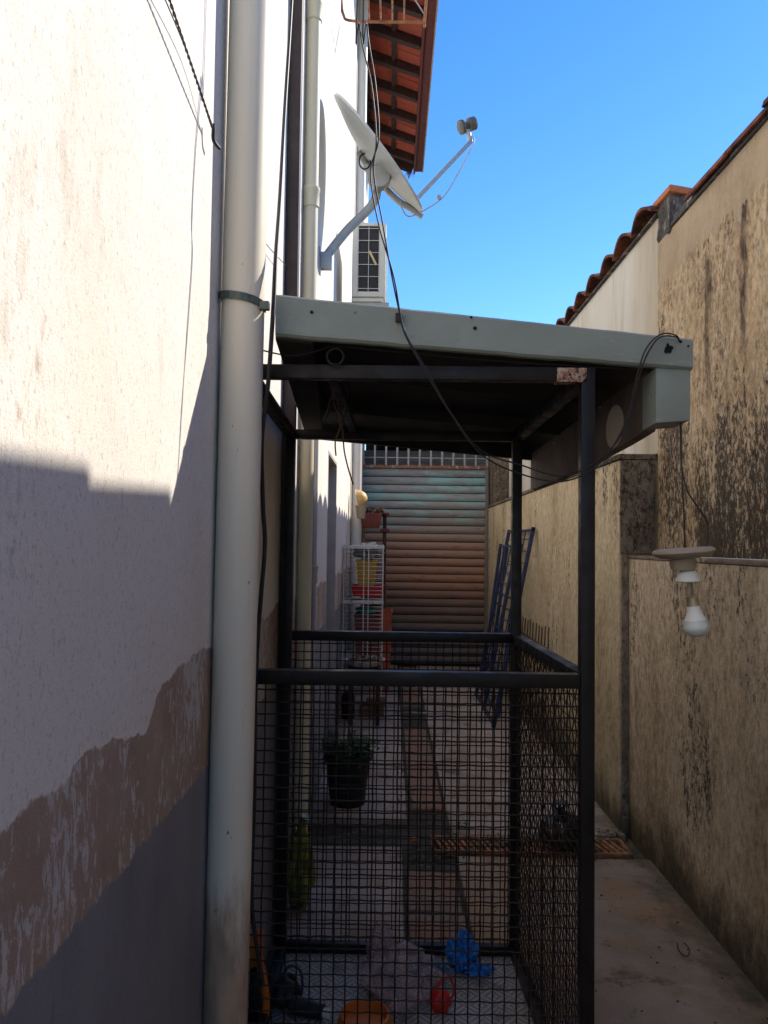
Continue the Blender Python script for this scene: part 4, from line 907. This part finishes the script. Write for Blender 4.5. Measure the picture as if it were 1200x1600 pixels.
for z in (0.10, 0.78): obj('rail', MB().bar((RXF-.055+z*.045-.03, 6.15, z), (RXF-.055+z*.045-.03, 7.70, z), 0.012, 0.022, 0.002), 'picket', pf)

# white wire rack with its clutter
WX0, WX1, WY0, WY1 = -0.435, P(598, 900, 7.3).x, 7.3, 7.72
z3, z2, z1_ = P(570, 852, 7.3).z, P(570, 938, 7.3).z, P(570, 1030, 7.3).z
wr = thing('wire_rack', 'white wire rack with two tiers against the wall at the back of the alley', 'rack', ((WX0+WX1)/2, 7.5, 0))
mb = MB()
z = z1_
while z < z3:
    mb.tube([(WX0, WY0, z), (WX1, WY0, z), (WX1, WY1, z), (WX0, WY1, z)], 0.0032, 5, closed=True); z += 0.038
obj('wire_sides', mb, 'guard_wire', wr)
for x in (WX0, WX0+.19, WX0+.235, WX1): obj('upright', MB().tube([(x, WY0-.006, 0.0 if x in (WX0, WX1) else z1_), (x, WY0-.006, z3+.01)], 0.005, 6), 'guard_wire', wr)
for x in (WX0, WX1): obj('upright', MB().tube([(x, WY1, 0), (x, WY1, z3)], 0.005, 6), 'guard_wire', wr)
for z in (z3, z2, z1_):
    obj('tier', MB().box((WX0-.01, WY0-.012, z-.034), (WX1+.012, WY0+.004, z), 0.004), 'basin', wr)
    obj('tier_shelf', MB().box((WX0, WY0+.006, z-.014), (WX1, WY1, z-.006), 0.002), 'basin', wr)
def on_rack(x0, x1, y, zb, h): return (x0, x1, y, zb, h)
def crate(name, label, cat, x0, x1, y0, y1, z0, z1, mat, flare=0.02):
    t = thing(name, label, cat, ((x0+x1)/2, (y0+y1)/2, z0))
    th_ = 0.008
    a = [(x0+flare, y0+flare, z0), (x1-flare, y0+flare, z0), (x1-flare, y1-flare, z0), (x0+flare, y1-flare, z0)]; b = [(x0, y0, z1), (x1, y0, z1), (x1, y1, z1), (x0, y1, z1)]
    mb = MB()
    for i in range(4):
        j = (i+1) % 4; cen = Vector(((x0+x1)/2, (y0+y1)/2, 0)); inn = lambda p: Vector(p)+(Vector((cen.x, cen.y, p[2]))-Vector(p)).normalized()*th_*1.5
        mb.hexa([a[i], a[j], b[j], b[i]], [inn(a[i]), inn(a[j]), inn(b[j]), inn(b[i])])
    obj('side_walls', mb, mat, t)
    obj('base', MB().box((x0+flare, y0+flare, z0), (x1-flare, y1-flare, z0+.008)), mat, t)
    mb = MB(); mb.tube([Vector(p) for p in b], 0.012, 6, closed=True); obj('rim', mb, mat, t)
    for u in (0.28, 0.52, 0.76):
        zz = z0+(z1-z0)*u; f_ = flare*(1-u); obj('rib', MB().box((x0+f_-.006, y0+f_-.006, zz-.008), (x1-f_+.006, y0+f_+.001, zz+.008), 0.002), mat, t)
        obj('rib', MB().box((x1-f_-.001, y0+f_, zz-.008), (x1-f_+.007, y1-f_, zz+.008), 0.002), mat, t)
    return t
crate('plastic_crate', 'yellow plastic crate standing in the upper tier of the white rack', 'crate', -0.32, -0.13, 7.36, 7.66, z2+.13, z2+.37, 'yellow_plastic', 0.02)
crate('plastic_tray', 'red plastic tray under the yellow crate in the white rack', 'tray', -0.36, -0.06, 7.345, 7.68, z2+.03, z2+.125, 'red_plastic', 0.015)
tag(obj('plastic_sack', MB().blob((-0.2, 7.55, z2+.46), (.14, .09, .08), 5, .5, 2.2, 4), 'grey_sack'), 'crumpled grey sack on top of the yellow crate in the rack', 'sack')
crate('plastic_crate', 'dull red crate in the lower tier of the white rack', 'crate', -0.33, -0.09, 7.36, 7.66, z1_+.01, z1_+.40, 'red_shelf', 0.015)
tag(obj('folded_cloth', MB().blob((-0.22, 7.5, z1_+.44), (.10, .09, .04), 8, .4, 2.5, 4), 'teal_cloth'), 'teal cloth lying on the dull red crate in the rack', 'cloth')
X_ = lambda px, Y: P(px, 900, Y).x
crate('storage_bin', 'orange storage bin on the floor right of the white rack', 'bin', X_(588, 8.3), X_(613, 8.3), 8.3, 8.75, 0.02, P(600, 957, 8.3).z, 'orange_crate', 0.02)
# stand with planter
ps = thing('plant_stand', 'dark two-post stand with red-brown shelf behind the white rack', 'stand', (-.2, 8.95, 0))
pz = P(585, 803, 8.9).z
for px in (567, 600): obj('post', MB().box((X_(px, 8.9)-.022, 8.88, 0), (X_(px, 8.9)+.022, 8.925, pz-.012), 0.003), 'timber' if px == 600 else 'frame_steel', ps)
obj('shelf', MB().box((X_(564, 8.9), 8.82, pz-.01), (X_(607, 8.9), 9.12, pz+.014), 0.003), 'red_shelf', ps)
obj('brace', MB().box((X_(593, 8.9), 8.86, pz-.21), (X_(607, 8.9), 8.879, pz-.17), 0.003), 'red_shelf', ps)
pt = thing('planter_box', 'brown planter box with dry plants hanging at the stand shelf', 'planter', (X_(578, 8.8), 8.75, pz-.17))
x0, x1 = X_(562, 8.75), X_(596, 8.75)
obj('trough', MB().hexa([(x0+.02, 8.66, pz-.17), (x1-.03, 8.66, pz-.17), (x1-.03, 8.80, pz-.17), (x0+.02, 8.80, pz-.17)], [(x0, 8.64, pz+.0), (x1, 8.64, pz+.0), (x1, 8.81, pz+.0), (x0, 8.81, pz+.0)], 0.006), 'red_shelf', pt)
rn = random.Random(5); mb = MB(); leaves(mb, [(rn.uniform(x0, x1), rn.uniform(8.66, 8.8), pz+rn.uniform(0, .05)) for _ in range(140)], 0.06, 5); obj('dry_plants', mb, 'dry_leaf', pt)
wbk = thing('wall_bowl', 'honey yellow bowl hung on edge above a beige pot by the shutter', 'bowl', P(564, 781, 8.35))
Mb = Matrix.Translation(P(560, 780, 8.35)) @ Matrix.Rotation(R(75), 4, 'Y') @ Matrix.Rotation(R(8), 4, 'X')
obj('shell', MB().lathe([(.012, .10), (.05, .088), (.085, .055), (.103, .01), (.108, 0), (.098, 0.0), (.08, .045), (.045, .078)], 24, Mb, True, True), 'bowl', wbk)
obj('rim', MB().lathe([(.106, -.004), (.112, 0), (.106, .006)], 24, Mb, False, False), 'bowl', wbk)
tag(obj('hanging_pot', MB().lathe([(.045, -.12), (.06, -.0), (.066, 0), (.066, .02), (.058, .02), (.05, -.05)], 20, Matrix.Translation(P(564, 800, 8.35)+Vector((0, 0, .05)))), 'beige_plastic'), 'small beige pot just below the honey yellow bowl', 'pot')
# basin of plants on a stool, things on the floor
bz = P(570, 1036, 6.9)
bs = thing('plant_basin', 'shallow white basin filled with dark plants before the wire rack', 'basin', (bz.x, 6.9, bz.z-.04))
obj('bowl', MB().lathe([(.10, -.03), (.15, -.01), (.178, .03), (.185, .038), (.175, .038), (.145, .0), (.09, -.015)], 28, Matrix.Translation((bz.x, 6.9, bz.z))), 'basin', bs)
rn = random.Random(9); mb = MB(); leaves(mb, [(bz.x+rn.uniform(-.13, .13), 6.9+rn.uniform(-.1, .1), bz.z+.02+rn.uniform(0, .03)) for _ in range(160)], 0.05, 9); obj('plants', mb, 'dry_leaf', bs)
stl = thing('low_stool', 'dark low stool carrying the white basin of plants', 'stool', (bz.x, 6.9, 0))
obj('seat', MB().box((bz.x-.15, 6.76, bz.z-.065), (bz.x+.15, 7.04, bz.z-.032), 0.006), 'timber', stl)
for a in (-.12, .12):
    for b in (6.8, 7.0): obj('leg', MB().bar((bz.x+a, b, 0.012), (bz.x+a, b, bz.z-.066), 0.035, 0.035), 'timber', stl)
w0 = PZ(583, 1122)
tag(obj('wood_block', MB().box((w0.x-.13, w0.y, 0.016), (w0.x+.10, w0.y+.16, 0.10), 0.012).box((w0.x-.07, w0.y+.02, 0.104), (w0.x+.12, w0.y+.14, 0.17), 0.012), 'wood'), 'pair of stacked brown wood blocks on the floor behind the potted plant', 'wood')
w1 = PZ(543, 1126)
cn = thing('black_canister', 'black canister with pale cap on the floor by the wall', 'canister', (w1.x, w1.y+.06, 0.014))
obj('body', MB().lathe([(.058, .014), (.062, .02), (.062, .20), (.05, .235), (.022, .25)], 20, Matrix.Translation((w1.x, w1.y+.06, 0))), 'black_plastic', cn)
obj('cap', MB().lathe([(.026, .252), (.026, .29), (.02, .295)], 16, Matrix.Translation((w1.x, w1.y+.06, 0))), 'basin', cn)
w2 = PZ(513, 1140); tag(obj('red_brick', MB().box((w2.x-.06, w2.y, .013), (w2.x+.05, w2.y+.2, .095), 0.006), 'orange_clay'), 'red clay brick lying at the wall behind the pot', 'brick')
# potted plant
q = PZ(541, 1268)
pp = thing('potted_plant', 'bushy green plant in a tall black plastic pot on the pale slab', 'plant', (q.x, q.y+.11, 0.012))
c = Vector((q.x, q.y+.11, 0.012)); 
obj('pot', MB().lathe([(.105, 0), (.108, .01), (.135, .27), (.15, .272), (.153, .31), (.14, .31), (.132, .26)], 28, Matrix.Translation(c)), 'pot', pp)
obj('soil', MB().lathe([(.001, .262), (.131, .255)], 28, Matrix.Translation(c), False, False), 'soil', pp)
rn = random.Random(11); pts = []; stm = MB()
for i in range(46):
    a = rn.uniform(0, 6.283); rr = rn.uniform(.02, .115); rl = rn.uniform(.02, .11); hgt = rn.uniform(.03, .15)
    p0 = c+Vector((rr*math.cos(a)*.7, rr*math.sin(a)*.7, .26)); p2 = c+Vector(((rr+rl)*math.cos(a), (rr+rl)*math.sin(a), .30+hgt-rl*.8)); p1 = p0.lerp(p2, .5)+Vector((0, 0, .05))
    ss = smooth([p0, p1, p2], 5); stm.tube(ss, .0018, 4)
    for k_ in range(22): u = rn.uniform(.25, 1)*(len(ss)-1); b_ = ss[int(u)]; pts.append(b_+Vector((rn.gauss(0, .012), rn.gauss(0, .012), rn.gauss(0, .012))))
obj('stems', stm, 'leaf', pp)
mb = MB(); leaves(mb, pts, .034, 12); obj('foliage', mb, 'leaf', pp)
cab('garden_hose', [PZ(x, y, .022) for x, y in ((538, 1168), (541, 1145), (546, 1122), (556, 1111), (580, 1109), (620, 1111), (665, 1114), (700, 1113))], 0.0075, 'conduit', 'pale hose curving over the slabs behind the potted plant', 'hose')
# small weeds and rubbish along the gutter
rn = random.Random(21); mb = MB(); pts = []
for cx_, cy_, n_, sx_, sy_ in ((0.62, 4.18, 140, .10, .07), (0.40, 4.42, 60, .06, .05), (1.22, 4.33, 60, .07, .05), (0.13, 4.75, 70, .04, .12), (1.0, 4.2, 80, .12, .06), (0.11, 5.4, 60, .03, .2), (0.36, 6.2, 50, .03, .3), (0.2, 4.05, 60, .12, .05)):
    for _ in range(n_): pts.append((cx_+rn.gauss(0, sx_), cy_+rn.gauss(0, sy_), rn.uniform(-.02, .022)))
leaves(mb, pts, .028, 22); wd_ = obj('weeds', mb, 'weed'); wd_['kind'] = 'stuff'; wd_['label'] = 'small green weeds growing in the drain and slab joints'; wd_['category'] = 'weeds'
rn = random.Random(31); mb = MB()
for _ in range(130):
    p = Vector((rn.uniform(.36, 1.33), rn.uniform(1.5, 4.0), .009)); mb.blob(p, (rn.uniform(.002, .007), rn.uniform(.002, .007), rn.uniform(.0015, .004)), rn.random()*9, .4, 2, 1)
gv = obj('grit', mb, 'soil'); gv['kind'] = 'stuff'; gv['label'] = 'dark grit and crumbs scattered on the concrete floor'; gv['category'] = 'grit'
a = PZ(1067, 1490)
tag(obj('bent_twig', MB().tube(smooth([PZ(1058, 1478)+dz(.012), PZ(1062, 1492)+dz(.012), PZ(1074, 1499)+dz(.012), PZ(1077, 1488)+dz(.012), PZ(1069, 1481)+dz(.02)], 6), 0.0026, 5), 'timber'), 'small bent twig lying on the concrete floor at lower right', 'twig')
tag(obj('orange_scrap', MB().blob(PZ(648, 1316)+dz(.014), (.022, .018, .012), 4, .5, 2.5, 3), 'orange_plastic'), 'tiny orange scrap by the left end of the drain grate', 'scrap')
# yellow-green bag hanging low on the wall, black sack beside the cage
gb = PZ(472, 1428)
mb = MB(); prof = []
mb.blob((-.375, gb.y+.06, .17), (.058, .085, .165), 3, .35, 2.4, 4, sharp=False)
mb.tube([(-.375, gb.y+.05, .31), (-.37, gb.y+.045, .37), (-.355, gb.y+.04, .40)], .016, 8, rad=[.03, .014, .024])
tag(obj('knotted_bag', mb, 'green_film'), 'yellow-green plastic bag knotted at the top, standing behind the cage', 'bag')
kb = PZ(893, 1340)
mb = MB(); mb.blob((kb.x, kb.y+.12, .085), (.13, .13, .09), 6, .3, 1.6, 4); mb.tube([(kb.x-.02, kb.y+.1, .15), (kb.x-.03, kb.y+.1, .20), (kb.x-.045, kb.y+.09, .245)], .02, 8, rad=[.045, .02, .04])
tag(obj('rubbish_sack', mb, 'black_film'), 'black rubbish sack on the concrete beside the cage and drain', 'sack')

# ------------------------------------------------------------------ on the cage floor
FZ = 0.0145
def Cf(px, py): return PZ(px, py, FZ)
def crumple(c, size, seed, amp=.55, fr_=2.2, sub=4, sharp=True):
    mb = MB(); mb.blob(c, size, seed, amp, fr_, sub, sharp=sharp)
    for v in mb.bm.verts: v.co.z = max(v.co.z, FZ+.001+0.002*abs(mnoise.noise(v.co*30)))
    return mb
c = Cf(628, 1545); tag(obj('clear_bag', crumple(c+dz(.05), (.125, .15, .07), 2, .45, 3.2, 5, False), 'clear_bag'), 'crumpled clear pinkish plastic bag in the middle of the cage floor', 'bag')
c = Cf(595, 1520); tag(obj('clear_bag', crumple(c+dz(.06), (.05, .05, .11), 9, .4, 2.6, 5, False), 'clear_bag'), 'upright peak of clear plastic film behind the pinkish bag', 'bag')
c = Cf(722, 1512); tag(obj('blue_bag', crumple(c+dz(.05), (.05, .045, .07), 4, .5, 1.8, 5), 'blue_film'), 'bright blue crumpled plastic near the back of the cage', 'plastic')
c = Cf(748, 1521); tag(obj('blue_bag', crumple(c+dz(.012), (.05, .03, .025), 5, .6, 2.2, 4), 'blue_film'), 'flat tail of blue plastic right of the bright blue lump', 'plastic')
c = Cf(670, 1523); tag(obj('pale_film', crumple(c+dz(.02), (.065, .05, .035), 7, .6, 2.0, 4), 'pale_blue_film'), 'pale blue plastic scrap left of the bright blue lump', 'plastic')
c = Cf(688, 1578)
rt_ = thing('red_toy', 'small red plastic toy with a loop handle on the cage floor', 'toy', c)
obj('body', MB().blob(c+dz(.03), (.036, .034, .038), 3, .3, 2.2, 3), 'red_plastic', rt_)
obj('loop', MB().tube(smooth([c+Vector((-.02, 0, .05)), c+Vector((.0, .01, .09)), c+Vector((.03, .02, .10)), c+Vector((.048, .01, .06)), c+Vector((.03, -.0, .03))], 6), .0045, 6), 'red_plastic', rt_)
c = Cf(570, 1606)
tag(obj('feeding_bowl', MB().lathe([(.085, 0), (.095, .006), (.082, .046), (.074, .048), (.066, .02), (.01, .016)], 30, Matrix.Translation(c)), 'orange_plastic'), 'orange plastic bowl at the bottom edge on the cage floor', 'bowl')
c = Cf(447, 1580)
tl_ = thing('hand_blower', 'dark grey hand tool with trailing cord at the cage corner', 'tool', c)
obj('body', MB().blob(c+Vector((-.01, .02, .05)), (.055, .05, .045), 2, .2, 2, 3), 'black_plastic', tl_)
obj('handle', MB().bar(c+Vector((-.06, -.0, .02)), c+Vector((.02, .05, .09)), .03, .035, .008), 'black_plastic', tl_)
obj('nozzle', MB().tube([c+Vector((.02, -.02, .035)), c+Vector((.13, -.05, .028))], .024, 14, rad=[.03, .024]), 'black_plastic', tl_)
obj('tip', MB().tube([c+Vector((.131, -.0502, .028)), c+Vector((.155, -.057, .027))], .015, 12), 'basin', tl_)
obj('cord', MB().tube(smooth([c+Vector((-.03, .03, .08)), c+Vector((.0, .06, .115)), c+Vector((.04, .06, .10)), c+Vector((.05, .02, .05)), c+Vector((.03, .0, .03))], 8), .0045, 6), 'cable', tl_)
c = Cf(402, 1590)
tg = thing('orange_trimmer', 'orange and black power tool leaning at the pipe corner of the cage', 'tool', c)
obj('motor_case', MB().hexa([c+Vector((-.03, -.02, 0)), c+Vector((.035, -.02, 0)), c+Vector((.035, .06, 0)), c+Vector((-.03, .06, 0))], [c+Vector((-.03, .0, .15)), c+Vector((.012, .0, .15)), c+Vector((.012, .05, .15)), c+Vector((-.03, .05, .15))], .01), 'black_plastic', tg)
obj('grip', MB().tube(smooth([c+Vector((.03, -.022, .02)), c+Vector((.03, -.02, .08)), c+Vector((.015, -.012, .15)), c+Vector((0, .0, .2))], 6), .014, 10), 'orange_plastic', tg)
obj('guard', MB().box(c+Vector((-.034, .01, .155)), c+Vector((.008, .05, .27)), .01), 'orange_plastic', tg)
